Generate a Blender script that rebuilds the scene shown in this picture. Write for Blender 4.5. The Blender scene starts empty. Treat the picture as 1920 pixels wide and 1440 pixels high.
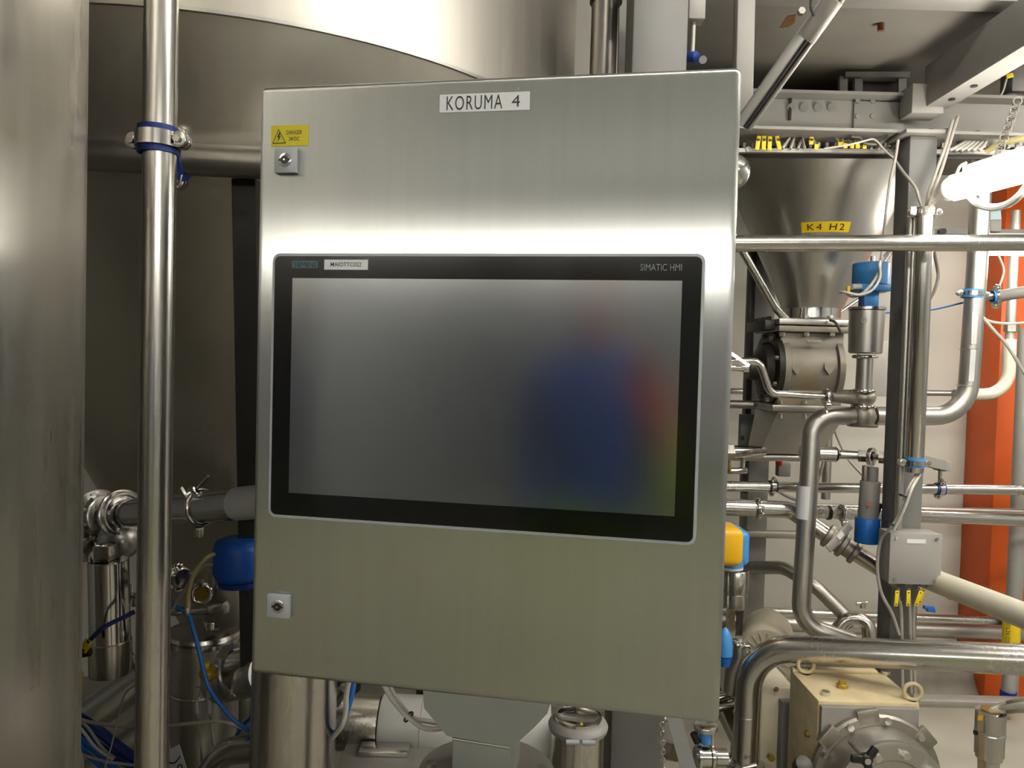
import bpy, bmesh, math, random
from mathutils import Vector, Matrix
random.seed(7)
sc = bpy.context.scene
col = sc.collection
V = Vector
# ---------------------------------------------------------------- camera
EYE = 1.55
F, PITCH, ROLL = 1400.0, -0.0284, 0.0269
fw = V((0, math.cos(PITCH), math.sin(PITCH)))
r0 = V((1, 0, 0)); u0 = r0.cross(fw)
RT = r0 * math.cos(ROLL) + u0 * math.sin(ROLL)
UP = u0 * math.cos(ROLL) - r0 * math.sin(ROLL)
cd = bpy.data.cameras.new('camera'); cam = bpy.data.objects.new('camera', cd); col.objects.link(cam)
cd.sensor_fit = 'HORIZONTAL'; cd.sensor_width = 36; cd.lens = 36 * F / 1920; cd.clip_start = 0.02
cam.matrix_world = Matrix(((RT.x, UP.x, -fw.x, 0), (RT.y, UP.y, -fw.y, 0), (RT.z, UP.z, -fw.z, EYE), (0, 0, 0, 1)))
sc.camera = cam
cy = sc.cycles
cy.max_bounces = 4; cy.diffuse_bounces = 2; cy.glossy_bounces = 3; cy.transmission_bounces = 3
cy.caustics_reflective = False; cy.caustics_refractive = False
cy.use_adaptive_sampling = True; cy.adaptive_threshold = 0.05; cy.adaptive_min_samples = 16; cy.use_denoising = True; cy.use_light_tree = False
# ---------------------------------------------------------------- world, exposure
w = bpy.data.worlds.new('world'); sc.world = w; w.use_nodes = True
w.node_tree.nodes['Background'].inputs[0].default_value = (0.9, 0.85, 0.78, 1)
w.node_tree.nodes['Background'].inputs[1].default_value = 0.15
sc.view_settings.view_transform = 'Standard'; sc.view_settings.look = 'None'
sc.view_settings.exposure = 0.38; sc.view_settings.gamma = 1.0; sc.view_settings.use_curve_mapping = False
LAMP_CEIL, LAMP_NEAR, LAMP_FILL = 38.0, 36.0, 32.0      # brightness of the ceiling tubes, of the tubes hung among the pipes, of the added overhead fill

def P(px, py, d):                      # point seen at a pixel of the 1920x1440 frame, at depth d metres
    v = fw + RT * ((px - 960) / F) - UP * ((py - 720) / F)
    v = v * (d / v.y)
    return V((v.x, v.y, v.z + EYE))
def S(n, d): return n * d / F
# ---------------------------------------------------------------- materials
MAT = {}
def nt(name):
    m = bpy.data.materials.new(name); m.use_nodes = True
    MAT[name] = m
    return m, m.node_tree.nodes, m.node_tree.links, m.node_tree.nodes['Principled BSDF']
def mapped(n, l, scale, coord='Object'):
    tc = n.new('ShaderNodeTexCoord'); mp = n.new('ShaderNodeMapping')
    mp.inputs['Scale'].default_value = scale
    l.new(tc.outputs[coord], mp.inputs['Vector']); return mp.outputs[0]
def noise(n, l, vec, scale, detail=3, rough=0.5):
    t = n.new('ShaderNodeTexNoise'); t.inputs['Scale'].default_value = scale
    t.inputs['Detail'].default_value = detail; t.inputs['Roughness'].default_value = rough
    l.new(vec, t.inputs['Vector']); return t.outputs[0]
def rng(n, l, src, a, b, lo=0.3, hi=0.7):
    r = n.new('ShaderNodeMapRange'); r.inputs[1].default_value = lo; r.inputs[2].default_value = hi
    r.inputs[3].default_value = a; r.inputs[4].default_value = b; l.new(src, r.inputs[0]); return r.outputs[0]
def mixc(n, l, fac, a, b):
    m = n.new('ShaderNodeMix'); m.data_type = 'RGBA'
    if isinstance(fac, float): m.inputs[0].default_value = fac
    else: l.new(fac, m.inputs[0])
    for k, c in ((6, a), (7, b)):
        if isinstance(c, tuple): m.inputs[k].default_value = (*c, 1)
        else: l.new(c, m.inputs[k])
    return m.outputs[2]
def bump(n, l, h, s, b, dist=0.002):
    k = n.new('ShaderNodeBump'); k.inputs['Strength'].default_value = s; k.inputs['Distance'].default_value = dist
    l.new(h, k.inputs['Height']); l.new(k.outputs[0], b.inputs['Normal'])
def steel(name, c, rough, var=0.12, streak=(60, 60, 2), aniso=0.0, tang=None, dents=0.0, smudge=0.1, rv=0.08):
    m, n, l, b = nt(name)
    b.inputs['Metallic'].default_value = 1
    v = mapped(n, l, streak); st = noise(n, l, v, 3, 2, 0.6)
    g = noise(n, l, mapped(n, l, (1, 1, 1)), 3.2, 2)
    dk = tuple(x * (1 - var) for x in c)
    cc = mixc(n, l, rng(n, l, st, 0, 1), dk, c)
    cc = mixc(n, l, rng(n, l, g, 0, smudge * 2), cc, tuple(x * 0.72 for x in c))
    l.new(cc, b.inputs['Base Color'])
    ad = n.new('ShaderNodeMath'); ad.operation = 'ADD'
    l.new(rng(n, l, st, -rv / 2, rv / 2), ad.inputs[0]); l.new(rng(n, l, g, rough - rv / 2, rough + rv / 2), ad.inputs[1])
    l.new(ad.outputs[0], b.inputs['Roughness'])
    if aniso:
        b.inputs['Anisotropic'].default_value = aniso
        if tang:
            t = n.new('ShaderNodeCombineXYZ')
            for k in range(3): t.inputs[k].default_value = tang[k]
        else:
            t = n.new('ShaderNodeTangent'); t.direction_type = 'RADIAL'; t.axis = 'Z'
        l.new(t.outputs[0], b.inputs['Tangent'])
    if dents:
        bump(n, l, noise(n, l, mapped(n, l, (1, 1, 0.6)), 2.6, 2), dents, b, 0.02)
    return m
def paint(name, c, rough=0.5, var=0.1, spec=0.5, scale=9, bmp=0.0, c2=None, lo=0.35, hi=0.7, metal=0.0, detail=2):
    m, n, l, b = nt(name)
    g = noise(n, l, mapped(n, l, (1, 1, 1)), scale, detail, 0.6)
    c2 = c2 or tuple(x * (1 - var) for x in c)
    l.new(mixc(n, l, rng(n, l, g, 0, 1, lo, hi), c, c2), b.inputs['Base Color'])
    b.inputs['Roughness'].default_value = rough; b.inputs['Metallic'].default_value = metal
    b.inputs['Specular IOR Level'].default_value = spec
    if bmp: bump(n, l, noise(n, l, mapped(n, l, (1, 1, 1)), scale * 4, 4), bmp, b)
    return m
def glow(name, c, s):
    m, n, l, b = nt(name)
    b.inputs['Base Color'].default_value = (0.8, 0.8, 0.8, 1)
    b.inputs['Emission Color'].default_value = (*c, 1); b.inputs['Emission Strength'].default_value = s
    return m
steel('steel', (0.60, 0.58, 0.545), 0.24, var=0.07)
steel('steel_matte', (0.53, 0.515, 0.48), 0.38, var=0.06)
steel('steel_polished', (0.68, 0.66, 0.625), 0.13, var=0.05)
steel('steel_dark', (0.22, 0.205, 0.185), 0.36)
steel('steel_tank', (0.76, 0.73, 0.67), 0.33, var=0.08, streak=(12, 12, 1), aniso=0.5, dents=0.28, smudge=0.2, rv=0.10)
steel('steel_vessel', (0.60, 0.57, 0.51), 0.42, var=0.04, streak=(14, 14, 1), aniso=0.4, smudge=0.08, rv=0.04)
steel('steel_cone', (0.66, 0.64, 0.60), 0.32, var=0.05, streak=(10, 10, 1), smudge=0.12, aniso=0.4, rv=0.05)
steel('steel_cabinet', (0.535, 0.55, 0.535), 0.28, var=0.05, streak=(22, 22, 0.8), aniso=1.0, tang=(math.cos(0.1782), -math.sin(0.1782), 0), smudge=0.05, rv=0.004)
steel('steel_cast', (0.42, 0.39, 0.34), 0.50, var=0.1, streak=(6, 6, 6), smudge=0.3)
steel('steel_bright', (0.72, 0.70, 0.67), 0.2, var=0.05)
paint('cast_iron', (0.33, 0.30, 0.25), 0.55, 0.3, c2=(0.36, 0.27, 0.15), scale=14, lo=0.5, hi=0.75, metal=0.5)
paint('grey_paint', (0.175, 0.172, 0.162), 0.45, 0.08)
paint('grey_green_paint', (0.33, 0.345, 0.31), 0.5, 0.1)
paint('grey_light_paint', (0.33, 0.32, 0.295), 0.45, 0.08)
paint('galvanised', (0.40, 0.38, 0.345), 0.45, 0.2, metal=0.5)
paint('concrete', (0.25, 0.23, 0.20), 0.85, 0.3, scale=2.2, bmp=0.25)
paint('concrete_pale', (0.64, 0.60, 0.50), 0.7, 0.15, scale=3, bmp=0.15)
paint('concrete_floor', (0.36, 0.34, 0.27), 0.7, 0.22, scale=3, bmp=0.15)
paint('kerb_paint', (0.40, 0.36, 0.30), 0.75, 0.35, scale=6, bmp=0.4)
paint('wall_paint', (0.67, 0.645, 0.565), 0.6, 0.06, scale=1.5)
paint('ceiling_paint', (0.62, 0.63, 0.61), 0.7, 0.06, scale=1.5)
paint('rear_paint', (0.46, 0.48, 0.48), 0.6, 0.06, scale=1.5)
paint('orange_paint', (0.78, 0.125, 0.012), 0.45, 0.15, scale=3)
paint('cream_paint', (0.72, 0.60, 0.36), 0.45, 0.12, c2=(0.58, 0.46, 0.26), scale=16)
paint('cream_pale', (0.66, 0.60, 0.45), 0.5, 0.1)
paint('insulation', (0.66, 0.62, 0.50), 0.55, 0.05)
paint('white_plastic', (0.76, 0.75, 0.71), 0.4, 0.03)
paint('lock_plastic', (0.42, 0.45, 0.47), 0.4, 0.04)
paint('label_white', (0.74, 0.75, 0.76), 0.4, 0.04)
paint('label_yellow', (0.85, 0.60, 0.01), 0.4, 0.05)
paint('sticker_yellow', (0.66, 0.56, 0.005), 0.4, 0.05)
paint('tag_yellow', (0.88, 0.64, 0.015), 0.4, 0.05)
paint('ochre_plastic', (0.85, 0.47, 0.01), 0.4, 0.05)
paint('brass', (0.50, 0.33, 0.06), 0.35, 0.2, metal=0.6)
paint('amber_plastic', (0.62, 0.38, 0.02), 0.35, 0.1)
paint('blue_plastic', (0.015, 0.16, 0.58), 0.35, 0.08)
paint('blue_light', (0.06, 0.30, 0.72), 0.4, 0.1)
paint('blue_rubber', (0.008, 0.04, 0.26), 0.45, 0.1)
paint('blue_hose', (0.02, 0.19, 0.66), 0.35, 0.06)
paint('navy_hose', (0.01, 0.035, 0.22), 0.35, 0.06)
paint('hose_beige', (0.44, 0.40, 0.30), 0.4, 0.05)
paint('hose_yellow', (0.58, 0.50, 0.22), 0.4, 0.05)
paint('cable_grey', (0.42, 0.39, 0.345), 0.45, 0.05)
paint('cable_white', (0.60, 0.57, 0.51), 0.4, 0.05)
paint('cable_dark', (0.12, 0.105, 0.09), 0.45, 0.05)
paint('black_plastic', (0.012, 0.012, 0.013), 0.4, 0.1)
paint('black_steel', (0.045, 0.042, 0.038), 0.4, 0.2, metal=0.4)
paint('dark_gap', (0.02, 0.019, 0.017), 0.6, 0.1)
paint('ink', (0.012, 0.012, 0.014), 0.5, 0.05)
paint('bezel_glass', (0.0045, 0.0048, 0.0045), 0.12, 0.1, spec=0.35)
paint('screen_glass', (0.012, 0.018, 0.024), 0.16, 0.06, spec=1.0, scale=2)
MAT['screen_glass'].node_tree.nodes['Principled BSDF'].inputs['IOR'].default_value = 2.0
paint('teal_print', (0.02, 0.10, 0.115), 0.4, 0.05)
paint('grey_print', (0.16, 0.18, 0.17), 0.4, 0.05)
paint('red_plastic', (0.6, 0.03, 0.02), 0.4, 0.05)
paint('faded_red', (0.48, 0.22, 0.17), 0.6, 0.2)
paint('blue_deep', (0.01, 0.10, 0.50), 0.45, 0.06)
paint('rust', (0.22, 0.10, 0.03), 0.9, 0.3, scale=30)
paint('blue_tag', (0.45, 0.62, 0.70), 0.4, 0.05)
paint('skin', (0.50, 0.22, 0.13), 0.5, 0.05)
paint('cloth_blue', (0.03, 0.15, 0.72), 0.85, 0.15)
paint('cloth_lime', (0.60, 0.88, 0.01), 0.8, 0.1)
paint('cloth_orange', (0.95, 0.13, 0.02), 0.8, 0.1)
paint('hair', (0.03, 0.02, 0.012), 0.6, 0.2)
glow('tube_light', (1.0, 0.95, 0.86), LAMP_CEIL)
glow('tube_fill_over', (1.0, 0.95, 0.86), LAMP_FILL)
glow('tube_light_near', (1.0, 0.94, 0.84), LAMP_NEAR)
def clear_glass():
    m, n, l, b = nt('pyrex')
    b.inputs['Base Color'].default_value = (0.9, 0.9, 0.85, 1); b.inputs['Roughness'].default_value = 0.1
    b.inputs['Transmission Weight'].default_value = 0.6
clear_glass()
# ---------------------------------------------------------------- mesh builder
def frame(ax):
    ax = V(ax).normalized()
    a = V((0, 0, 1)) if abs(ax.z) < 0.9 else V((1, 0, 0))
    x = a.cross(ax).normalized(); y = ax.cross(x)
    return x, y, ax
class MB:
    def __init__(s): s.v = []; s.f = []
    def add(s, vs, fs):
        b = len(s.v); s.v += [V(p) for p in vs]; s.f += [[i + b for i in f] for f in fs]; return s
    def rings(s, rings, cap0=True, cap1=True, closed=False):
        n = len(rings[0]); vs = [p for r in rings for p in r]; fs = []
        m = len(rings)
        for i in range(m if closed else m - 1):
            j = (i + 1) % m
            for k in range(n):
                fs.append([i * n + k, i * n + (k + 1) % n, j * n + (k + 1) % n, j * n + k])
        if not closed:
            if cap0: fs.append(list(range(n))[::-1])
            if cap1: fs.append([(m - 1) * n + k for k in range(n)])
        return s.add(vs, fs)
    def lathe(s, p0, ax, prof, seg=32, cap0=True, cap1=True):       # prof: (distance along axis, radius)
        x, y, a = frame(ax); R = []
        for t, r in prof:
            c = V(p0) + a * t; r = max(r, 1e-4)
            R.append([c + x * (r * math.cos(2 * math.pi * k / seg)) + y * (r * math.sin(2 * math.pi * k / seg)) for k in range(seg)])
        return s.rings(R, cap0, cap1)
    def cyl(s, a, b, r, r2=None, seg=24, bev=0.0):
        a, b = V(a), V(b); L = (b - a).length; r2 = r if r2 is None else r2
        if bev: return s.lathe(a, b - a, [(0, r - bev), (bev * .3, r - bev * .3), (bev, r), (L - bev, r2), (L - bev * .3, r2 - bev * .3), (L, r2 - bev)], seg)
        return s.lathe(a, b - a, [(0, r), (L, r2)], seg)
    def torus(s, c, ax, R, r, seg=32, sub=10):
        x, y, a = frame(ax); G = []
        for k in range(seg):
            t = 2 * math.pi * k / seg; d = x * math.cos(t) + y * math.sin(t)
            G.append([V(c) + d * (R + r * math.cos(q)) + a * (r * math.sin(q)) for q in [2 * math.pi * j / sub for j in range(sub)]])
        return s.rings(G, closed=True)
    def band(s, c, ax, R, w, t, seg=32):                            # flat hoop, inner radius R, width w along the axis, thickness t
        x, y, a = frame(ax); G = []
        for k in range(seg):
            q = 2 * math.pi * k / seg; d = x * math.cos(q) + y * math.sin(q)
            G.append([V(c) + d * (R + dr) + a * h for dr, h in ((0, -w / 2), (t, -w / 2), (t, w / 2), (0, w / 2))])
        return s.rings(G, closed=True)
    def tube(s, pts, r, bend=0.0, seg=16, cap=True, n=7):
        pts = [V(p) for p in pts]
        if bend: pts = fillet(pts, bend, n)
        R = []; T = []
        for i in range(len(pts)):
            a = pts[max(i - 1, 0)]; b = pts[min(i + 1, len(pts) - 1)]; T.append((b - a).normalized())
        x, y, _ = frame(T[0])
        for i, p in enumerate(pts):
            if i:
                q = T[i - 1].rotation_difference(T[i]); x = q @ x; y = q @ y
            rr = r[i] if isinstance(r, (list, tuple)) else r
            R.append([p + x * (rr * math.cos(2 * math.pi * k / seg)) + y * (rr * math.sin(2 * math.pi * k / seg)) for k in range(seg)])
        return s.rings(R, cap, cap)
    def box(s, c, size, bev=0.0, ax=None, seg=2):                   # ax: (x, y, z) unit vectors
        bm = bmesh.new(); bmesh.ops.create_cube(bm, size=1)
        for v in bm.verts: v.co = V((v.co.x * size[0], v.co.y * size[1], v.co.z * size[2]))
        if bev: bmesh.ops.bevel(bm, geom=bm.edges[:], offset=bev, segments=seg, affect='EDGES', profile=0.5)
        X, Y, Z = ax or (V((1, 0, 0)), V((0, 1, 0)), V((0, 0, 1)))
        bm.verts.index_update()
        s.add([V(c) + X * v.co.x + Y * v.co.y + Z * v.co.z for v in bm.verts], [[v.index for v in f.verts] for f in bm.faces])
        bm.free(); return s
    def beam(s, a, b, w, h, up=(0, 0, 1), bev=0.0):                 # rectangular bar from a to b
        a, b = V(a), V(b); z = (b - a).normalized(); x = V(up).cross(z)
        if x.length < 1e-3: x = V((1, 0, 0)).cross(z)
        x.normalize(); y = z.cross(x)
        return s.box((a + b) / 2, (w, h, (b - a).length), bev, (x, y, z))
    def prism(s, pts, off):
        n = len(pts); pts = [V(p) for p in pts]; off = V(off)
        return s.add(pts + [p + off for p in pts], [list(range(n))[::-1], [n + i for i in range(n)]] + [[i, (i + 1) % n, n + (i + 1) % n, n + i] for i in range(n)])
    def ball(s, c, r, seg=20, rings=12, sq=(1, 1, 1)):
        G = []
        for i in range(rings + 1):
            t = math.pi * i / rings; rr = max(math.sin(t), 1e-3) * r; z = -math.cos(t) * r
            G.append([V(c) + V((rr * math.cos(2 * math.pi * k / seg) * sq[0], rr * math.sin(2 * math.pi * k / seg) * sq[1], z * sq[2])) for k in range(seg)])
        return s.rings(G)
    def mesh(s, name, mat, off=V((0, 0, 0)), ang=38):
        me = bpy.data.meshes.new(name); me.from_pydata([p - off for p in s.v], [], s.f); me.update()
        bm = bmesh.new(); bm.from_mesh(me); bmesh.ops.recalc_face_normals(bm, faces=bm.faces[:]); bm.to_mesh(me); bm.free()
        me.materials.append(MAT[mat]); me.shade_smooth(); me.set_sharp_from_angle(angle=math.radians(ang))
        return me
def fillet(pts, rad, n=7):
    out = [pts[0]]
    for i in range(1, len(pts) - 1):
        p, a, b = pts[i], pts[i - 1], pts[i + 1]
        d1 = (a - p).normalized(); d2 = (b - p).normalized(); c = max(-1, min(1, d1.dot(d2))); th = math.acos(c)
        if th > math.pi - 0.03: out.append(p); continue
        t = min(rad / math.tan(th / 2), (a - p).length * 0.49, (b - p).length * 0.49); R = t * math.tan(th / 2)
        cen = p + (d1 + d2).normalized() * (R / math.sin(th / 2)); s0 = p + d1 * t - cen; e0 = p + d2 * t - cen
        ang = s0.angle(e0); axis = s0.cross(e0).normalized()
        for k in range(n + 1): out.append(cen + Matrix.Rotation(ang * k / n, 3, axis) @ s0)
    out.append(pts[-1]); return out
def smooth(pts, n=6):                                               # Catmull-Rom through the points
    pts = [V(p) for p in pts]; q = [pts[0] * 2 - pts[1]] + pts + [pts[-1] * 2 - pts[-2]]; out = []
    for i in range(1, len(q) - 2):
        a, b, c, d = q[i - 1:i + 3]
        for k in range(n):
            t = k / n
            out.append(0.5 * ((2 * b) + (c - a) * t + (2 * a - 5 * b + 4 * c - d) * t * t + (3 * b - a - 3 * c + d) * t ** 3))
    out.append(pts[-1]); return out
# ---------------------------------------------------------------- scene objects
def tag(o, label, cat, group=None, kind=None):
    if label: o['label'] = label
    if cat: o['category'] = cat
    if group: o['group'] = group
    if kind: o['kind'] = kind
    return o
def thing(name, label, cat, loc, group=None):
    o = bpy.data.objects.new(name, None); o.empty_display_size = 0.05; col.objects.link(o); o.location = V(loc)
    return tag(o, label, cat, group)
def root(o):
    while o.parent: o = o.parent
    return o
def part(name, mb, mat, parent, label=None, ang=38):
    off = root(parent).location
    o = bpy.data.objects.new(name, mb.mesh(name, mat, off, ang)); col.objects.link(o); o.parent = parent
    if parent.parent is None and parent.type == 'MESH': pass
    if label: o['label'] = label
    return o
def solo(name, mb, mat, label, cat, group=None, ang=38):            # a thing that is one mesh
    zs = min(p.z for p in mb.v); c = sum((p for p in mb.v), V()) / len(mb.v); c.z = zs
    o = bpy.data.objects.new(name, mb.mesh(name, mat, c, ang)); o.location = c; col.objects.link(o)
    return tag(o, label, cat, group)
def struct(name, mb, mat, parent=None):
    o = bpy.data.objects.new(name, mb.mesh(name, mat)); col.objects.link(o)
    if parent: o.parent = parent
    else: o['kind'] = 'structure'
    return o
def bolts(parent, c, ax, R, n, r, h, mat='steel_bright', ph=0.0, name='bolt'):
    x, y, a = frame(ax)
    for k in range(n):
        t = ph + 2 * math.pi * k / n; p = V(c) + (x * math.cos(t) + y * math.sin(t)) * R
        part(name, MB().cyl(p, p + a * h, r, seg=6), mat, parent)
def hexb(parent, p, ax, r, h, mat='steel_bright', name='bolt'):
    return part(name, MB().cyl(p, V(p) + V(ax).normalized() * h, r, seg=6), mat, parent)
def text_mesh(name, body, width, height, mat, origin, X, Z, parent, depth=0.0006, spacing=1.0, off=0.0):
    cu = bpy.data.curves.new(name, 'FONT'); cu.body = body; cu.extrude = 0.0; cu.space_character = spacing; cu.offset = off
    cu.resolution_u = 3
    ob = bpy.data.objects.new(name, cu); col.objects.link(ob)
    me = bpy.data.meshes.new_from_object(ob.evaluated_get(bpy.context.evaluated_depsgraph_get()))
    bpy.data.objects.remove(ob); bpy.data.curves.remove(cu)
    xs = [v.co.x for v in me.vertices]; ys = [v.co.y for v in me.vertices]
    x0, x1, y0, y1 = min(xs), max(xs), min(ys), max(ys)
    N = V(X).cross(V(Z))
    rl = root(parent).location
    for v in me.vertices:
        u = (v.co.x - x0) / (x1 - x0) * width; q = (v.co.y - y0) / (y1 - y0) * height
        v.co = V(origin) + V(X) * u + V(Z) * q + N * depth - rl
    me.name = name; me.materials.append(MAT[mat])
    o = bpy.data.objects.new(name, me); col.objects.link(o); o.parent = parent
    return o
def pipe(label, path, r, bend=0.0, mat='steel', welds=(), name='pipe', seg=24, cat='pipe', group=None):
    pts = [P(*p) if isinstance(p, tuple) else p for p in path]
    if isinstance(path[0], tuple) and 1250 <= path[0][0] <= 1345: pts[0] = pts[0] + (pts[0] - pts[1]).normalized() * 0.4   # runs on behind the cabinet
    if isinstance(path[-1], tuple) and path[-1][0] >= 1990: pts[-1] = pts[-1] + (pts[-1] - pts[-2]).normalized() * 0.8    # runs on past the frame
    mb = MB().tube(pts, r, bend, seg, n=10)
    if not welds: return solo(name, mb, mat, label, cat, group)
    t = thing(name, label, cat, pts[0], group)
    part('tube', mb, mat, t)
    for a, b in welds:
        a, b = P(*a), P(*b)
        part('weld_seam', MB().torus(a, b - a, r, r * 0.035, 24, 6), 'steel_bright', t)
    return t
def cable(label, path, r, mat, name='cable', group=None, cat='cable', n=6):
    return solo(name, MB().tube(smooth([P(*p) if isinstance(p, tuple) else p for p in path], n), r, seg=8), mat, label, cat, group)
def pipe_clamp(label, c, ax, R, side, w=0.032, liner='blue_rubber', ear=0.022, rod=None, group=None, rodlen=0.06):
    """two-piece pipe clamp with rubber liner: c centre, ax pipe axis, side = direction the ears point"""
    c = V(c); a = V(ax).normalized(); sd = V(side); sd = (sd - a * sd.dot(a)).normalized(); nn = a.cross(sd)
    t = thing('pipe_clamp', label, 'clamp', c, group)
    part('rubber_liner', MB().band(c, a, R * 0.99, w, w * 0.11), liner, t)
    part('steel_band', MB().band(c, a, R + w * 0.10, w * 0.55, w * 0.10), 'steel_polished', t)
    for s in (-1, 1):
        p = c + sd * s * (R + ear * 0.75)
        e = part('ear', MB().cyl(p - nn * ear * 0.45, p + nn * ear * 0.05, ear * 0.72, seg=20, bev=0.001), 'steel_bright', t)
        part('bolt', MB().cyl(p - nn * ear * 0.75, p - nn * ear * 0.42, ear * 0.36, seg=6), 'steel_polished', e)
        e2 = part('ear', MB().cyl(p + nn * ear * 0.15, p + nn * ear * 0.6, ear * 0.72, seg=20, bev=0.001), 'steel_bright', t)
        part('nut', MB().cyl(p + nn * ear * 0.6, p + nn * ear * 1.0, ear * 0.36, seg=6), 'steel_polished', e2)
    if rod:
        d = V(rod).normalized()
        part('rod', MB().cyl(c + d * R, c + d * (R + rodlen), w * 0.18, seg=12), 'steel', t)
    return t
def tri_clamp(label, c, ax, R, w=0.014, group=None, nut=(0, 0, 1), parent=None, t=0.007):
    c = V(c); a = V(ax).normalized()
    o = parent or thing('tri_clamp', label, 'clamp', c, group)
    part('clamp_ring', MB().lathe(c - a * w / 2, a, [(0, R), (w * .15, R + t * .8), (w * .3, R + t), (w * .7, R + t), (w * .85, R + t * .8), (w, R)], 32), 'steel_polished', o)
    d = V(nut); d = (d - a * d.dot(a)).normalized(); s = a.cross(d)
    p = c + d * (R + t)
    part('clamp_bolt', MB().cyl(p - s * 0.014, p + s * 0.02, 0.004, seg=10), 'steel_bright', o)
    part('clamp_lug', MB().box(p, (w, 0.016, 0.018), 0.002, (a, s, d)), 'steel_polished', o)
    part('wing_nut', MB().beam(p + s * 0.018 - d * 0.016, p + s * 0.022 + d * 0.02, 0.006, 0.005, a), 'steel_bright', o)
    return o
# ================================================================ the room
X0, X1, Y0, Y1, ZC = -3.4, 3.3, -8.0, 3.52, 3.3
struct('floor', MB().box(((X0 + X1) / 2, (Y0 + Y1) / 2, -0.05), (X1 - X0 + .4, Y1 - Y0 + .4, 0.1)), 'concrete_floor')
struct('ceiling', MB().box(((X0 + X1) / 2, (Y0 + Y1) / 2, ZC + 0.06), (X1 - X0 + .4, Y1 - Y0 + .4, 0.12)), 'ceiling_paint')
struct('wall_back', MB().box(((X0 + X1) / 2, Y1 + .06, ZC / 2), (X1 - X0 + .24, .12, ZC)), 'wall_paint')
struct('wall_left', MB().box((X0 - .06, (Y0 + Y1) / 2, ZC / 2), (.12, Y1 - Y0, ZC)), 'rear_paint')
struct('wall_right', MB().box((X1 + .06, (Y0 + Y1) / 2, ZC / 2), (.12, Y1 - Y0, ZC)), 'rear_paint')
struct('wall_rear', MB().box(((X0 + X1) / 2, Y0 - .06, ZC / 2), (X1 - X0 + .24, .12, ZC)), 'rear_paint')
kb = MB()
ky = [P(1200, 1300, 3.5)]
pr = [(3.22, 0), (3.22, .05), (3.26, .075), (3.33, .085), (3.36, .12), (3.39, .19), (3.52, .20), (3.52, 0)]
n = 40; rings = []
for i in range(n + 1):
    x = -1 + 4.3 * i / n
    rings.append([V((x, y + (random.uniform(-.015, .015) if 0 < z < .19 else 0), z + (random.uniform(-.01, .01) if z > .04 else 0))) for y, z in pr])
kb.rings(rings); struct('baseboard_back', kb, 'kerb_paint')
# concrete mezzanine slab over the pumps and its steel beams
slab = struct('trim_1', MB().box((1.84, 2.69, 2.54), (2.92, 1.66, 0.12), 0.004), 'concrete')
struct('slab_edge_beam', MB().box((1.84, 1.87, 2.50), (2.92, 0.06, 0.08), 0.004), 'grey_light_paint', slab)

# ================================================================ control cabinet
A_ = 0.1782
CO = V((-0.3342, 1.0496, 0.1405 + EYE))
CU_ = V((math.cos(A_), -math.sin(A_), 0)); CN = V((-math.sin(A_), -math.cos(A_), 0)); CZ = V((0, 0, 1)); CB = -CN
def L(u, w, v=0.0): return CO + CU_ * u + CZ * w + CB * v              # v: metres behind the door face
def LP(px, py):                                                        # pixel -> (u, w) on the door face
    d = P(px, py, 1.0) - V((0, 0, EYE)); o = CO - V((0, 0, EYE)); t = o.dot(CN) / d.dot(CN); q = d * t - o
    return q.dot(CU_), q.z
CX = (CU_, CB, CZ)
cu0, cu1, cw0, cw1 = -.0305, .6202, -.5954, .2367
cab = thing('control_cabinet', 'brushed stainless steel control cabinet with a dark touch screen in its door', 'control cabinet', L((cu0 + cu1) / 2, cw0, .1))
def lbox(u0, u1, w0, w1, v0, v1, bev=0.0, seg=2):
    return MB().box(L((u0 + u1) / 2, (w0 + w1) / 2, (v0 + v1) / 2), (u1 - u0, v1 - v0, w1 - w0), bev, CX, seg)
door = part('door', lbox(cu0, cu1, cw0, cw1, 0, .022, .0095, 5), 'steel_cabinet', cab, ang=60)
part('gasket', lbox(cu0 + .006, cu1 - .006, cw0 + .006, cw1 - .006, .022, .026), 'black_plastic', cab)
part('body', lbox(cu0 - .001, cu1 + .001, cw0 - .002, cw1 + .001, .026, .215, .005, 3), 'steel_cabinet', cab, 'stainless steel housing behind the door')
# touch panel
def rrect(u0, u1, w0, w1, r, v0, v1, n=5):
    pts = []
    for cu, cw, a0 in ((u1 - r, w1 - r, 0), (u0 + r, w1 - r, 90), (u0 + r, w0 + r, 180), (u1 - r, w0 + r, 270)):
        for k in range(n + 1):
            t = math.radians(a0 + 90 * k / n); pts.append(L(cu + r * math.cos(t), cw + r * math.sin(t), v0))
    return MB().prism(pts, CB * (v1 - v0))
tp = part('touch_panel', rrect(-.003, .583, -.366, .003, .011, -.005, .004, 8), 'lock_plastic', cab, 'silver frame of the touch panel')
part('bezel', rrect(0.001, .579, -.362, -.001, .008, -.0062, -.003), 'bezel_glass', tp, 'black glass bezel')
a = LP(553, 521); b = LP(1268, 968); c = LP(1275, 529); d_ = LP(545, 921)
su0, su1, sw0, sw1 = (a[0] + d_[0]) / 2, (b[0] + c[0]) / 2, (b[1] + d_[1]) / 2, (a[1] + c[1]) / 2
part('screen', lbox(su0, su1, sw0, sw1, -.0066, -.004), 'screen_glass', tp, 'dark switched-off screen with dull reflections')
def sticker(name, x0, y0, x1, y1, mat, v0, parent, label=None, th=.0006):
    a = LP(x0, y0); b = LP(x1, y1)
    return part(name, lbox(a[0], b[0], b[1], a[1], v0 - th, v0), mat, parent, label), (a[0], b[0], b[1], a[1])
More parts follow.
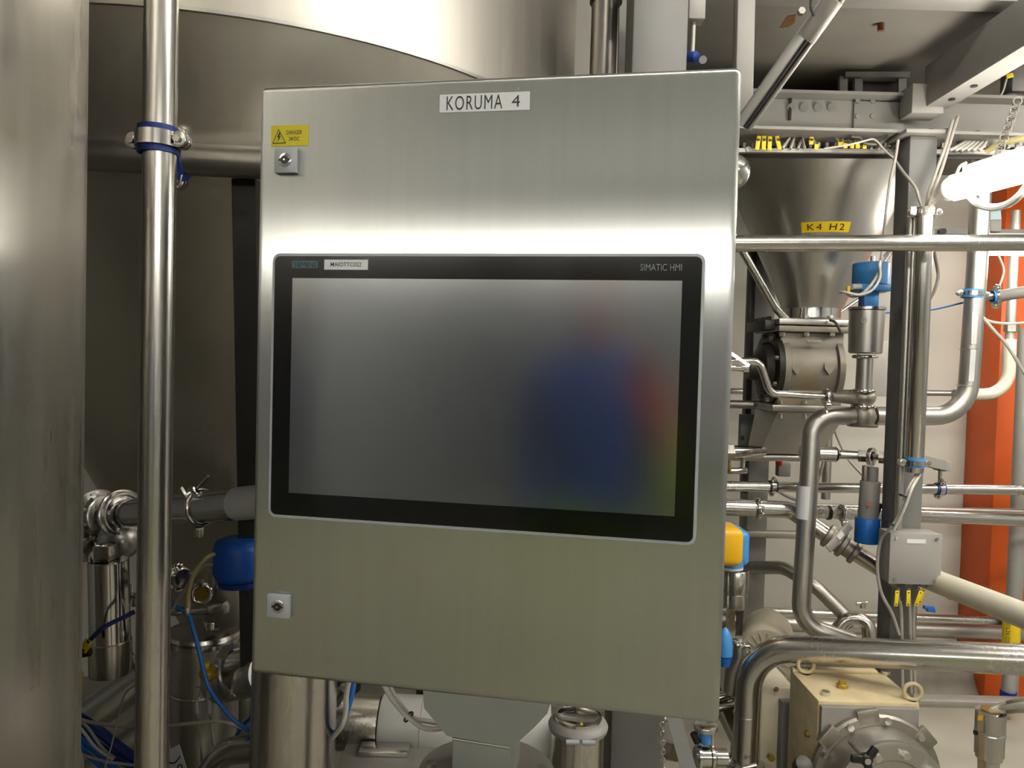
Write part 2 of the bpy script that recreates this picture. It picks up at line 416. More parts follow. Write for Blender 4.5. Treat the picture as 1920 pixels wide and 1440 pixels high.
def ltext(name, body, x0, y0, x1, y1, mat, v, parent, off=0.0, spacing=1.0):
    a = LP(x0, y0); b = LP(x1, y1)
    return text_mesh(name, body, b[0] - a[0], a[1] - b[1], mat, L(a[0], b[1], v), CU_, CZ, parent, 0.0002, spacing, off)
sticker('logo_plate', 552, 490, 600, 504, 'teal_print', -.0062, tp, 'teal maker logo')
ltext('logo_text', 'SIEMENS', 556, 493, 597, 502, 'bezel_glass', -.0069, tp)
sticker('name_label', 612, 488, 693, 507, 'label_white', -.0062, tp, 'white printed name label')
ltext('label_text', 'MAIOTTC022', 624, 493, 681, 501, 'ink', -.0069, tp, 0.004)
ltext('model_text', 'SIMATIC HMI', 1201, 496, 1278, 509, 'grey_print', -.0064, tp)
# door labels
s, q = sticker('title_label', 825, 178, 993, 206, 'label_white', 0, door, 'white label reading KORUMA 4')
a = LP(825, 178); b = LP(993, 169); 
ltext('title_text', 'KORUMA', 838, 181, 942, 204, 'ink', -.0007, door, 0.0, 1.15)
ltext('title_number', '4', 960, 179, 975, 200, 'ink', -.0007, door)
s, q = sticker('warning_sticker', 509, 236, 578, 273, 'sticker_yellow', 0, door, 'yellow DANGER 24VDC warning sticker')
ltext('warning_text', 'DANGER', 538, 245, 567, 252, 'ink', -.0007, door, 0.005)
ltext('voltage_text', '24VDC', 542, 257, 562, 264, 'ink', -.0007, door, 0.005)
def lpoly(pts, v, th=.0004): return MB().prism([L(*LP(*p), v) for p in pts], CB * -th)
tri = [(523, 242), (537, 269), (511, 270)]; cen = (523.5, 259)
tm = MB()
for i in range(3):
    p, q2 = tri[i], tri[(i + 1) % 3]
    pi = tuple(cen[k] + (p[k] - cen[k]) * .84 for k in (0, 1)); qi = tuple(cen[k] + (q2[k] - cen[k]) * .84 for k in (0, 1))
    tm.prism([L(*LP(*z), -.0007) for z in (p, q2, qi, pi)], CB * -.0002)
part('warning_triangle', tm, 'ink', door)
part('lightning_bolt', lpoly([(524, 249), (520, 258), (523, 258), (521, 266), (527, 256), (524, 256), (527, 249)], -.0007), 'ink', door)
for (x0, y0, x1, y1) in ((520, 280, 559, 326), (506, 1111, 546, 1157)):
    a = LP(x0, y0); b = LP(x1, y1); um, wm = (a[0] + b[0]) / 2, (a[1] + b[1]) / 2
    lk = part('lock', lbox(a[0], b[0], b[1], a[1], -.008, 0.0, .0008), 'lock_plastic', door, 'grey plastic quarter-turn lock')
    part('lock_ring', MB().lathe(L(um, wm, -.0078), CN, [(0, .0095), (.001, .0095), (.0014, .0088), (.0014, .0001)], 24), 'steel_polished', lk)
    part('lock_core', MB().lathe(L(um, wm, -.009), CN, [(0, .0058), (.001, .0058), (.0012, .001)], 20), 'black_plastic', lk)
    part('key_slot', MB().box(L(um, wm, -.0098), (.0165, .001, .003), 0, CX), 'black_plastic', lk)
    part('lock_pin', MB().cyl(L(um, wm, -.0095), L(um, wm, -.0112), .0014, seg=10), 'steel_bright', lk)
# mount below the cabinet: folded gusset, neck, round flange, post
mt = thing('cabinet_mount', 'grey-green painted gusset bracket with round flange carrying the steel cabinet', 'mount', V((L(.3, 0, .12).x, L(.3, 0, .12).y, 0)))
u0, w0 = LP(792, 1303); u1, _ = LP(1028, 1330)
mv = .10
def LD(px, py, v):                                                     # pixel -> point on the plane v behind the door
    d = P(px, py, 1.0) - V((0, 0, EYE)); o = L(0, 0, v) - V((0, 0, EYE)); return V((0, 0, EYE)) + d * (o.dot(CN) / d.dot(CN))
gp = [LD(*p, mv) for p in ((793, 1290), (795, 1328), (838, 1380), (960, 1402), (1004, 1362), (1026, 1338), (1030, 1300))]
part('gusset', MB().prism(gp, CB * .09), 'grey_green_paint', mt)
na = LD(848, 1384, mv + .004); nb = LD(958, 1402, mv + .004)
nc = (na + nb) / 2; nw = (nb - na).length
fz = P(912, 1410, 1.2).z
part('neck', MB().box(V((nc.x, nc.y, (fz + nc.z + .01) / 2)) + CB * .045, (nw, .09, nc.z + .01 - fz), .003, CX), 'grey_green_paint', mt)
fc = V((nc.x, nc.y, fz)) + CB * .045
part('weld_bead', MB().tube([L(-99, 0) * 0 + na + CN * .001, (na + nb) / 2 + CN * .001, nb + CN * .001], .0022, seg=8), 'steel_cast', mt)
fl = part('flange', MB().lathe(fc, (0, 0, -1), [(0, .106), (.012, .106), (.013, .104), (.013, .001)], 40), 'galvanised', mt, 'round steel flange')
bolts(fl, fc, (0, 0, 1), .086, 6, .009, .009, ph=.5)
part('post', MB().cyl((fc.x, fc.y, 0.012), (fc.x, fc.y, fc.z - .013), .06, seg=28), 'grey_green_paint', mt)
part('base_plate', MB().box((fc.x, fc.y, .006), (.26, .26, .012), .002), 'grey_green_paint', mt)
cable_a = [(718, 1280, 1.2), (736, 1312, 1.19), (766, 1345, 1.17), (800, 1366, 1.18), (845, 1364, 1.2)]
cable('grey signal cable leaving the cabinet underside, the lower of two tied together', cable_a, .0042, 'cable_white')
cable('grey signal cable leaving the cabinet underside, the upper of two tied together', [(727, 1280, 1.21), (744, 1312, 1.20), (772, 1345, 1.19), (800, 1352, 1.2), (845, 1358, 1.22)], .0042, 'cable_white')
solo('cable_tie', MB().band(P(766, 1344, 1.178), P(780, 1358, 1.18) - P(766, 1344, 1.178), .0085, .003, .0015, 14), 'black_plastic', 'small black cable tie around two grey cables under the cabinet', 'cable tie')

# ================================================================ left: tanks and the post
t = thing('storage_tank', 'tall smudged stainless tank wall filling the left edge', 'tank', (-1.097, .81, 0))
part('shell', MB().lathe((-1.097, .81, 0.0), (0, 0, 1), [(0, .55), (3.0, .55), (3.1, .5), (3.15, .3)], 128), 'steel_tank', t, ang=20)
part('weld_seam', MB().band((-1.097, .81, 2.9), (0, 0, 1), .549, .01, .002, 64), 'steel_bright', t)
TZ = .66; tc = V((-1.2736 * TZ, 3.694 * TZ, 0)); TR_ = 1.535 * TZ; zr = EYE + TZ
t = thing('process_vessel', 'huge stainless process vessel with conical bottom behind the cabinet', 'tank', tc)
part('shell', MB().lathe(tc + V((0, 0, zr)), (0, 0, 1), [(0, TR_ - .006), (.003, TR_), (.85, TR_), (.95, TR_ - .05), (1.0, TR_ - .25)], 128), 'steel_vessel', t, ang=25)
part('weld_seam', MB().band(tc + V((0, 0, zr)), (0, 0, 1), TR_ - .007, .007, .008, 128), 'steel_matte', t)
zb = .52
part('cone', MB().lathe(tc + V((0, 0, zb)), (0, 0, 1), [(0, .12), (zr - zb - .002, TR_ - .008)], 128), 'steel_vessel', t, ang=25)
ol = part('outlet', MB().lathe(tc + V((0, 0, .3)), (0, 0, 1), [(0, .15), (.02, .15), (.02, .12), (.22, .12)], 40), 'steel', t)
for k in range(3):
    q = math.radians((200, 320, 80)[k]); p = tc + V((math.cos(q), math.sin(q), 0)) * (TR_ * .86)
    part('leg', MB().cyl((p.x, p.y, 0), (p.x, p.y, zr - .15), .05, seg=20), 'steel_dark', t)
part('strut', MB().beam(P(464, 340, 1.62), P(480, 1250, 1.62), .05, .05, (0, -1, 0)), 'black_steel', t, 'steel strut with dark reflections put into its colour')  # dark reflections are put into its black colour
# vertical pipe with clamp, horizontal rail
pipe('shiny vertical steel pipe standing in front of the vessel', [V((P(284, 1440, 1.25).x, 1.25, 0)), V((P(303, 0, 1.25).x, 1.25, 2.9))], .0268, name='vertical_pipe', mat='steel')
vx = P(296, 268, 1.25)
def xat(px, py, d): return P(px, py, d)
pipe_clamp('steel pipe clamp with navy rubber liner around the vertical pipe', V((vx.x, 1.25, P(294, 264, 1.25).z)), (0, 0, 1), .027, (1, -.15, 0), w=.044, ear=.019)
hp0, hp1 = P(60, 285, 1.55), P(640, 312, 1.55)
pipe('dull horizontal steel pipe crossing behind the clamped vertical pipe', [hp0, hp1], .033, name='horizontal_pipe', mat='steel_matte')
hc = P(338, 298, 1.55)
t = pipe_clamp('pipe clamp with dark blue liner hanging on the horizontal pipe', hc, hp1 - hp0, .033, (0, 0, 1), w=.03, ear=.02)
solo('clamp_hook', MB().tube([P(331, 322, 1.47), P(330, 348, 1.47), P(334, 352, 1.47), P(338, 345, 1.47), P(341, 328, 1.47)], .0018, seg=6), 'steel_bright', 'thin bent wire hook below the dark blue clamp', 'hook')
solo('rubber_strip', MB().prism([P(328, 288, 1.48), P(334, 290, 1.48), P(344, 328, 1.48), P(357, 329, 1.48), (P(350, 337, 1.48)), P(336, 341, 1.48), P(329, 332, 1.48)], V((0, .004, 0))), 'blue_rubber', 'loose dark blue rubber strip hanging behind the vertical pipe', 'strip')
# ---- product pipe with flange and clamp, lower left
pa, pb = P(120, 974, 1.90), P(540, 936, 1.46)
pd = (pb - pa).normalized()
def on(px):                                                            # point of the pipe axis seen at pixel column px
    lo, hi = 0.0, 1.0
    for _ in range(40):
        m = (lo + hi) / 2; q = pa + (pb - pa) * m - V((0, 0, EYE))
        if 960 + F * q.dot(RT) / q.dot(fw) < px: lo = m
        else: hi = m
    return pa + (pb - pa) * lo
t = thing('product_pipe', 'polished product pipe with bolted flange and white plastic end', 'pipe', pa)
part('tube', MB().cyl(pa, on(446), .0345, seg=32), 'steel_polished', t)
part('sleeve', MB().cyl(on(446), pb, .0345, seg=32), 'white_plastic', t, 'white plastic end sleeve')
fg = part('flange', MB().lathe(on(183), pd, [(0, .062), (.003, .066), (.010, .066), (.013, .062)], 40), 'steel_polished', t)
bolts(fg, on(183) + pd * .013, pd, .054, 8, .006, .006, ph=.3)
part('hub', MB().lathe(on(183) + pd * .013, pd, [(0, .050), (.03, .050), (.033, .046)], 32), 'steel', t)
part('ferrule', MB().lathe(on(226), pd, [(0, .054), (.004, .058), (.012, .058), (.016, .05)], 40), 'steel_polished', t)
part('ferrule_ring', MB().torus(on(226) + pd * .018, pd, .047, .0035, 32, 8), 'steel_bright', t)
kc = on(377)
cl = tri_clamp('polished hinged clamp with wing nut on the product pipe', kc, pd, .035, w=.016, nut=(-.3, -.3, 1), t=.006)
part('handle', MB().cyl(P(371, 915, 1.57), P(391, 893, 1.55), .0032, seg=10), 'steel_bright', cl)
part('hinge', MB().box(kc + V((0, -.01, -.052)), (.018, .02, .022), .003), 'steel_polished', cl)
# ---- polished upright actuator
ax_ = P(200, 1050, 1.66); az0 = P(200, 1262, 1.66).z
t = thing('valve_actuator', 'mirror-polished upright cylindrical valve actuator', 'actuator', V((ax_.x, ax_.y, az0)))
axv = V((P(208, 1262, 1.66).x, 1.66, az0)); axt = V((P(203, 1050, 1.66).x, 1.66, ax_.z)); adr = (axt - axv).normalized(); H_ = (axt - axv).length
part('cylinder', MB().lathe(axv + adr * .07, adr, [(0, .042), (H_ - .072, .042), (H_ - .07, .040)], 48), 'steel_polished', t)
part('lower_sleeve', MB().lathe(axv, adr, [(0, .043), (.002, .0445), (.074, .0445), (.076, .042)], 48), 'steel', t)
part('bracket', MB().box(axt + V((-.004, 0, .018)), (.036, .05, .036), .003), 'steel_polished', t)
part('bolt', MB().cyl(axt + V((-.03, -.02, 0)), axt + V((-.03, -.02, .012)), .004, seg=8), 'steel_bright', t)
solo('pipe_stub', MB().cyl(P(140, 1030, 1.8), P(172, 1030, 1.78), .03, seg=24, bev=.003), 'steel_polished', 'small pale steel pipe stub beside the polished actuator', 'pipe')
solo('valve_bonnet', MB().lathe(P(232, 1000, 1.8), (.2, -1, -.3), [(0, .05), (.04, .048), (.06, .036), (.07, .02)], 28), 'steel_matte', 'rounded steel valve bonnet behind the polished actuator', 'valve')
solo('braided_hose', MB().tube(smooth([P(225, 1195, 1.8), P(240, 1225, 1.8), P(258, 1250, 1.8), P(275, 1300, 1.82)]), .010, seg=14), 'steel_cast', 'short braided metal hose behind the vertical pipe', 'hose')
solo('thumb_valve', MB().cyl(P(243, 1120, 1.75), P(256, 1122, 1.75), .012, seg=14).cyl(P(246, 1112, 1.75), P(246, 1096, 1.75), .003, seg=8).box(P(252, 1130, 1.74), (.012, .012, .018), .002), 'steel_polished', 'tiny steel stop valve just left of the vertical pipe', 'valve')
# diagonal pipes low left
pipe('thick dark steel pipe slanting up behind the vertical pipe', [(60, 1420, 1.85), (330, 1228, 2.0)], .044, mat='steel_matte', name='slanted_pipe')
pipe('lower parallel steel pipe slanting up behind the vertical pipe', [(60, 1520, 1.9), (330, 1318, 2.05)], .040, mat='steel_matte', name='slanted_pipe')
# tubes and tags
cable('navy air tube sloping across the polished actuator', [(168, 1200, 1.56), (195, 1176, 1.56), (252, 1147, 1.60)], .0050, 'navy_hose', name='air_tube', cat='tube')
def name_tag(label, c, w, h, ax, mat='tag_yellow', group=None):
    t = thing('cable_tag', label, 'tag', c, group)
    part('plate', MB().box(c, (w, .0025, h), .0006, ax), mat, t)
    for s in (-1, 1): part('tie_hole', MB().box(V(c) + ax[2] * s * h * .38 - ax[1] * .0014, (w * .35, .001, w * .3), 0, ax), 'ink', t)
    return t
def rotax(a): return (V((math.cos(a), 0, math.sin(a))), V((0, 1, 0)), V((-math.sin(a), 0, math.cos(a))))
name_tag('yellow marker tag on the end of the navy air tube', P(161, 1211, 1.54), .017, .028, rotax(-.5))
name_tag('yellow marker tag hanging low beside the left tank wall', P(150, 1281, 1.54), .012, .05, rotax(-.08))
solo('plug', MB().cyl(P(150, 1226, 1.56), P(170, 1222, 1.56), .009, seg=12, bev=.002), 'black_plastic', 'black plug below the yellow tag on the navy tube', 'connector')
for i, (a, b, c, d, r, m, lb) in enumerate((
    ((140, 1340), (180, 1366), (225, 1402), (262, 1428), .011, 'navy_hose', 'thick navy hose in the bundle low on the left'),
    ((140, 1352), (170, 1385), (215, 1420), (268, 1442), .009, 'navy_hose', 'lower navy hose in the bundle low on the left'),
    ((135, 1375), (165, 1395), (200, 1425), (225, 1450), .007, 'blue_hose', 'bright blue hose in the bundle low on the left'),
    ((140, 1385), (158, 1408), (185, 1432), (205, 1452), .006, 'blue_hose', 'thinner bright blue hose in the bundle low on the left'),
    ((140, 1344), (165, 1365), (190, 1400), (215, 1422), .0032, 'cable_grey', 'uppermost grey cable in the hose bundle low on the left'),
    ((140, 1352), (162, 1380), (180, 1402), (212, 1425), .0032, 'cable_white', 'pale grey cable across the blue hoses low on the left'),
    ((140, 1410), (190, 1426), (225, 1432), (262, 1436), .0032, 'cable_grey', 'grey cable running level below the hose bundle'),
    ((143, 1395), (150, 1410), (154, 1430), (153, 1460), .0035, 'cable_white', 'pale cable dropping at the lower left tank edge'))):
    cable(lb, [(x, y, 1.62 - i * .008) for x, y in (a, b, c, d)], r, m, name='hose' if r > .005 else 'cable', cat='hose' if r > .005 else 'cable')
cable('thin grey wire hanging left of the vertical pipe down to the hoses', [(256, 1283, 1.52), (234, 1302, 1.52), (222, 1345, 1.53), (207, 1405, 1.53), (190, 1460, 1.53)], .0018, 'cable_grey', name='wire', cat='wire')
cable('beige air tube sagging level behind the vertical pipe', [(120, 1335, 1.56), (160, 1352, 1.56), (230, 1362, 1.55), (320, 1360, 1.55), (400, 1353, 1.55), (440, 1360, 1.55), (480, 1378, 1.56)], .0038, 'hose_beige', name='air_tube', cat='tube')
# ---- blue actuator and valve body between post and cabinet
c = P(446, 1050, 1.60)
t = thing('blue_actuator', 'rounded blue valve actuator head peeking from behind the cabinet edge', 'actuator', c)
part('housing', MB().cyl(P(448, 1090, 1.60) , P(448, 1008, 1.60), .054, seg=40, bev=.022), 'blue_deep', t, ang=60)
part('base', MB().lathe(P(448, 1097, 1.60), (0, 0, 1), [(0, .042), (.012, .046)], 32), 'blue_rubber', t)
for y in (1037, 1057): part('fitting', MB().cyl(P(398, y, 1.57), P(412, y, 1.58), .006, seg=12, bev=.001), 'steel_cast', t)
cable('yellowed air tube bending down from the blue actuator', [(403, 1038, 1.56), (385, 1048, 1.55), (364, 1075, 1.55), (354, 1110, 1.55), (352, 1146, 1.55)], .0046, 'hose_yellow', name='air_tube', cat='tube')
cable('grey air tube from the lower fitting of the blue actuator', [(403, 1058, 1.57), (380, 1062, 1.57), (350, 1100, 1.57), (318, 1150, 1.58)], .0036, 'cable_grey', name='air_tube', cat='tube')
cable('long bright blue air hose hanging in front of the inlet vessel', [(352, 1146, 1.55), (360, 1172, 1.54), (372, 1215, 1.53), (390, 1285, 1.52), (420, 1330, 1.51), (447, 1357, 1.51), (478, 1374, 1.52)], .0046, 'blue_hose', name='air_hose', cat='hose')
cable('short blue hose piece just right of the vertical pipe', [(300, 1110, 1.6), (325, 1134, 1.6), (348, 1146, 1.6)], .0060, 'blue_hose', name='air_hose', cat='hose')
cable('blue hose crossing low behind the long blue hose', [(478, 1340, 1.58), (455, 1362, 1.58), (436, 1395, 1.6), (430, 1410, 1.62)], .0046, 'blue_hose', name='air_hose', cat='hose')
solo('hose_connector', MB().cyl(P(350, 1140, 1.55), P(353, 1158, 1.548), .0062, seg=12, bev=.001), 'steel_cast', 'small connector joining yellowed tube and blue hose', 'connector')
vb = P(400, 1115, 1.72)
t = thing('ball_valve', 'cast steel valve body with round clamp eye under the blue actuator', 'valve', vb)
part('casing', MB().tube([P(430, 1060, 1.72), P(432, 1110, 1.72), P(425, 1150, 1.72), P(400, 1175, 1.72)], [.045, .05, .045, .03], seg=24), 'steel_cast', t)
part('collar', MB().cyl(P(432, 1062, 1.70), P(432, 1095, 1.70), .04, seg=28), 'steel', t)
e = P(378, 1113, 1.66)
part('eye_ring', MB().torus(e, (.1, -1, 0), .021, .0055, 28, 10), 'steel_polished', t)
part('eye_plate', MB().cyl(e + V((0, .006, 0)), e + V((0, -.002, 0)), .0165, seg=24), 'brass', t)
part('eye_lug', MB().box(P(378, 1093, 1.66), (.014, .012, .02), .002), 'steel_polished', t)
part('shaft', MB().cyl(P(322, 1148, 1.70), P(428, 1143, 1.66), .0085, seg=16, bev=.003), 'steel_polished', t)
part('cap', MB().cyl(P(396, 1142, 1.66), P(425, 1139, 1.65), .014, seg=18, bev=.003), 'steel_bright', t)
t = tri_clamp('shiny hinged clamp right beside the vertical pipe at mid height', P(336, 1085, 1.72), (.8, -.6, 0), .022, w=.014, nut=(.5, -.5, .4))
part('pipe_end', MB().cyl(P(316, 1085, 1.76), P(346, 1085, 1.69), .021, seg=20), 'steel_polished', t)
# inlet vessel
iv = P(384, 1200, 1.75)
def ivz(y): return P(384, y, 1.75).z - iv.z
t = thing('inlet_vessel', 'small upright steel vessel with clamped lid between pipe and cabinet', 'vessel', V((iv.x, iv.y, ivz(1560) + iv.z)))
ivb = V((iv.x, iv.y, iv.z))
part('shell', MB().lathe(ivb, (0, 0, -1), [(0, .078), (.02, .078), (.2, .078), (.26, .068), (.36, .05), (.44, .04)], 40), 'steel_matte', t)
part('lid', MB().lathe(ivb + V((0, 0, .03)), (0, 0, -1), [(0, .06), (.004, .083), (.012, .086), (.016, .083), (.018, .087), (.028, .087), (.03, .08)], 44), 'steel', t)
part('lid_boss', MB().cyl(P(400, 1178, 1.70), P(400, 1162, 1.70), .022, seg=20, bev=.002), 'steel_polished', t)
part('rim', MB().torus(ivb + V((0, 0, -.11)), (0, 0, 1), .0785, .002, 40, 6), 'steel_bright', t)
br = part('branch', MB().cyl(P(410, 1280, 1.70), P(500, 1262, 1.60), .045, seg=28), 'steel_matte', t)
part('branch_ring', MB().torus(P(447, 1260, 1.635), P(500, 1262, 1.60) - P(410, 1280, 1.70), .046, .006, 28, 8), 'steel_bright', br)
solo('bracket_plate', MB().prism([P(403, 1232, 1.6), P(416, 1213, 1.6), P(436, 1206, 1.6), P(449, 1210, 1.6), P(430, 1222, 1.6), P(420, 1238, 1.6)], V((0, .004, 0))), 'steel_bright', 'curved bright sheet bracket above the inlet vessel branch', 'bracket')
k = P(391, 1262, 1.62)
t = thing('yellow_valve_knob', 'amber and yellow plastic valve knob on the inlet vessel', 'knob', k)
part('knob', MB().ball(k, .019, sq=(1.05, 1, .85)), 'amber_plastic', t)
part('cap', MB().box(P(384, 1248, 1.60), (.02, .012, .014), .003), 'tag_yellow', t)
part('stem', MB().cyl(P(393, 1278, 1.62), P(394, 1296, 1.62), .0065, seg=12), 'amber_plastic', t)
for x, lb in ((369, 'left'), (392, 'right')):
    t = thing('sensor_plug', 'pale sensor plug with thin lead, %s of two on the inlet vessel' % lb, 'connector', P(x, 1330, 1.6))
    part('body', MB().beam(P(x + 3, 1288, 1.6), P(x - 3, 1312, 1.6), .011, .009, (0, -1, 0), .0015), 'hose_beige', t)
    part('sleeve', MB().cyl(P(x, 1312, 1.6), P(x + 1, 1336, 1.6), .0052, seg=10), 'cable_white', t)
    part('lead', MB().tube(smooth([P(x + 1, 1334, 1.6), P(x + 6, 1370, 1.6), P(x + 11, 1460, 1.6)]), .0025, seg=8), 'cable_grey', t)
pipe('polished elbow pipe at the foot of the cabinet pillar', [(360, 1500, 1.55), (420, 1408, 1.52), (520, 1400, 1.5)], .027, .08, 'steel_polished', name='elbow_pipe')
t = thing('sign_plate', 'white plate with black marking low behind the vertical pipe', 'sign', P(335, 1440, 1.6))
part('plate', MB().prism([P(318, 1405, 1.6), P(335, 1396, 1.6), P(352, 1450, 1.6), P(318, 1460, 1.6)], V((0, .003, 0))), 'label_white', t)
part('marking', MB().tube(smooth([P(316, 1430, 1.598), P(328, 1430, 1.598), P(338, 1418, 1.598)]), .0014, seg=6), 'ink', t)
part('marking', MB().tube(smooth([P(332, 1442, 1.598), P(336, 1434, 1.598), P(341, 1437, 1.598), P(339, 1446, 1.598)]), .0014, seg=6), 'ink', t)
# ---- under the cabinet
pl = P(549, 1350, 1.45)
pipe('thick upright steel pillar pipe below the cabinet corner', [V((pl.x - .006, 1.45, 0)), V((pl.x + .012, 1.45, 1.9))], .0815, mat='steel', name='pillar_pipe', seg=48)
cable('beige tube looping beside the pillar pipe', [(656, 1270, 1.42), (650, 1300, 1.42), (648, 1335, 1.42), (640, 1362, 1.42), (622, 1385, 1.44)], .0050, 'cable_white', name='air_tube', cat='tube')
cable('blue tube looping beside the pillar pipe', [(664, 1270, 1.43), (660, 1302, 1.43), (648, 1342, 1.43), (634, 1368, 1.43), (618, 1378, 1.45)], .0048, 'blue_hose', name='air_tube', cat='tube')
ia = P(600, 1352, 1.75); ib = P(1030, 1372, 1.75)
t = thing('insulated_pipe', 'horizontal pipe half bare steel half white insulation under the cabinet', 'pipe', ia)
im = P(712, 1357, 1.75)
part('bare_tube', MB().cyl(ia, im, .063, seg=40), 'steel', t)
part('insulation', MB().lathe(im, ib - im, [(0, .058), (.004, .066), (.01, .068), ((ib - im).length, .068)], 40), 'white_plastic', t)
part('joint', MB().torus(P(792, 1361, 1.75), ib - ia, .068, .001, 36, 6), 'cable_grey', t)
solo('pipe_union', MB().ball(P(640, 1302, 1.68), .018).cyl(P(630, 1318, 1.68), P(648, 1290, 1.66), .013, seg=12), 'steel_polished', 'shiny small pipe union between pillar and bare tube', 'fitting')
pp = P(640, 1432, 1.6)
t = thing('pump_platform', 'flat steel platform plate below the insulated pipe', 'platform', V((P(700, 1430, 1.6).x, 1.65, 0)))
zt = P(700, 1436, 1.6).z
xa, xb = P(632, 1425, 1.6).x, P(810, 1425, 1.6).x
part('plate', MB().box(((xa + xb) / 2, 1.68, zt - .01), (xb - xa, .22, .02), .003), 'galvanised', t)
part('rail', MB().box(((xa + xb) / 2 - .01, 1.66, zt + .006), ((xb - xa) * .55, .05, .012), .003), 'steel_bright', t)
for x in (xa + .03, xb - .03):
    part('leg', MB().box((x, 1.68, (zt - .02) / 2), (.04, .18, zt - .02)), 'steel_cast', t)
fh = P(1084, 1350, 1.62)
t = thing('filter_housing', 'upright steel filter housing with hinged clamp ring under the cabinet', 'filter', V((fh.x, fh.y, 0)))
part('shell', MB().lathe(V((fh.x, fh.y, 0)), (0, 0, 1), [(0, .05), (.05, .057), (fh.z - .02, .057)], 40), 'steel', t)
part('lid', MB().lathe(fh + V((0, 0, 0)), (0, 0, 1), [(0, .052), (.010, .052), (.012, .046), (.006, .038), (.006, .001)], 36), 'steel_polished', t)
part('clamp_ring', MB().lathe(fh + V((0, 0, -.022)), (0, 0, 1), [(0, .058), (.003, .064), (.012, .066), (.02, .062), (.026, .052)], 40), 'grey_light_paint', t)
for s in (-1, 1):
    part('latch', MB().cyl(fh + V((s * .017 - .014, -.066, -.016)), fh + V((s * .017 + .014, -.066, -.016)), .0055, seg=14), 'lock_plastic', t)
part('warning_sticker', MB().prism([fh + V((-.004, -.047, .006)), fh + V((.010, -.047, .006)), fh + V((.003, -.045, .018))], V((0, .0005, 0))), 'tag_yellow', t)
t_ = solo('pipe_end', MB().ball(P(1376, 322, 1.6), .034, 24, 14, (1, 1, 1.05)).cyl(P(1376, 322, 1.6), P(1262, 322, 1.75), .034, seg=24), 'steel_polished', 'rounded shiny pipe end just right of the cabinet top', 'pipe')
# big square column passing behind the cabinet
cx0, cx1 = P(1183, 60, 1.72).x, P(1287, 60, 1.72).x
c0 = P(1186, 60, 1.72); 
t = solo('steel_column', MB().box(((cx0 + cx1) / 2 + .004, 1.72 + .06, 1.6), (cx1 - cx0, .12, 3.2), .006), 'grey_paint', 'broad grey square column passing behind the cabinet', 'column')
t = thing('chain', 'thin steel chain hanging beside the broad grey column', 'chain', P(1237, 1440, 1.68))
for i in range(11):
    q = P(1242 + .2 * i, 1358 + i * 8.6, 1.64); 
    part('link', MB().torus(q, (1, 0, 0) if i % 2 else (0, 1, 0), .0052, .0012, 12, 6), 'steel_bright', t)
solo('flat_strut', MB().beam(P(1262, 1340, 1.62), P(1296, 1460, 1.55), .032, .006, (0, -1, 0)), 'grey_paint', 'pale grey flat bar slanting below the cabinet', 'strut')
t = thing('small_valve', 'small pneumatic valve with blue dome under the cabinet corner', 'valve', P(1325, 1440, 1.62))
part('cap', MB().cyl(P(1323, 1368, 1.62), P(1323, 1358, 1.62), .026, seg=24, bev=.003), 'steel', t)
part('dome', MB().cyl(P(1323, 1394, 1.62), P(1323, 1368, 1.62), .012, seg=20, bev=.003), 'blue_light', t)
for s in (-1, 1): part('yoke', MB().cyl(P(1323 + s * 13, 1400, 1.62), P(1323 + s * 13, 1366, 1.62), .0035, seg=8), 'steel_bright', t)
part('body', MB().lathe(P(1303, 1418, 1.62), (1, 0, 0), [(0, .02), (.006, .026), (.012, .026), (.014, .022), (.032, .022), (.034, .026), (.040, .026), (.046, .018), (.07, .018)], 28), 'steel_polished', t)
part('side_plug', MB().cyl(P(1300, 1375, 1.62), P(1308, 1392, 1.62), .008, seg=12), 'black_plastic', t)
pipe('polished pipe stub running left behind the grey column foot', [(1225, 1402, 1.85), (1268, 1410, 1.8)], .022, mat='steel_polished', name='pipe_stub')
pipe('steel pipe slanting down behind the cabinet corner', [(1335, 1290, 2.2), (1400, 1420, 2.2)], .024, mat='steel', name='slanted_pipe')
# ================================================================ lamps
def lamp(label, a, b, r=.03, mat='tube_light', group=None, housing=True):
    a, b = V(a), V(b); d = (b - a).normalized(); t = thing('tube_lamp', label, 'lamp', (a + b) / 2, group)
    part('diffuser', MB().lathe(a, b - a, [(0, r), ((b - a).length, r)], 12), mat, t)
    if housing:
        up = V((0, 0, 1)); up = (up - d * up.dot(d)).normalized()
        part('housing', MB().beam(a + up * r * 1.35, b + up * r * 1.35, r * 2.8, r * .6, up), 'white_plastic', t)
    for p, s in ((a, -1), (b, 1)): part('end_cap', MB().cyl(p + d * s * .018, p, r * .85, seg=20), 'white_plastic', t)
    return t
for j, x in enumerate((-2.6, -1.1, .4, 1.9)):
    lamp('ceiling tube lamp far behind the camera, %s from the left wall' % ('first', 'second', 'third', 'fourth')[j], (x - .65, -3.5, 2.64), (x + .65, -3.5, 2.64), .05, 'tube_light', 'ceiling tube lamps behind the camera')
for j, x in enumerate((0.85, 2.3)):  # unseen overhead tubes, added as general fill light
    lamp('fill tube lamp added overhead above the cabinet aisle, %s from the left wall' % ('first', 'second')[j], (x - .65, .55, 3.14), (x + .65, .55, 3.14), .05, 'tube_fill_over', 'added fill tube lamps overhead')
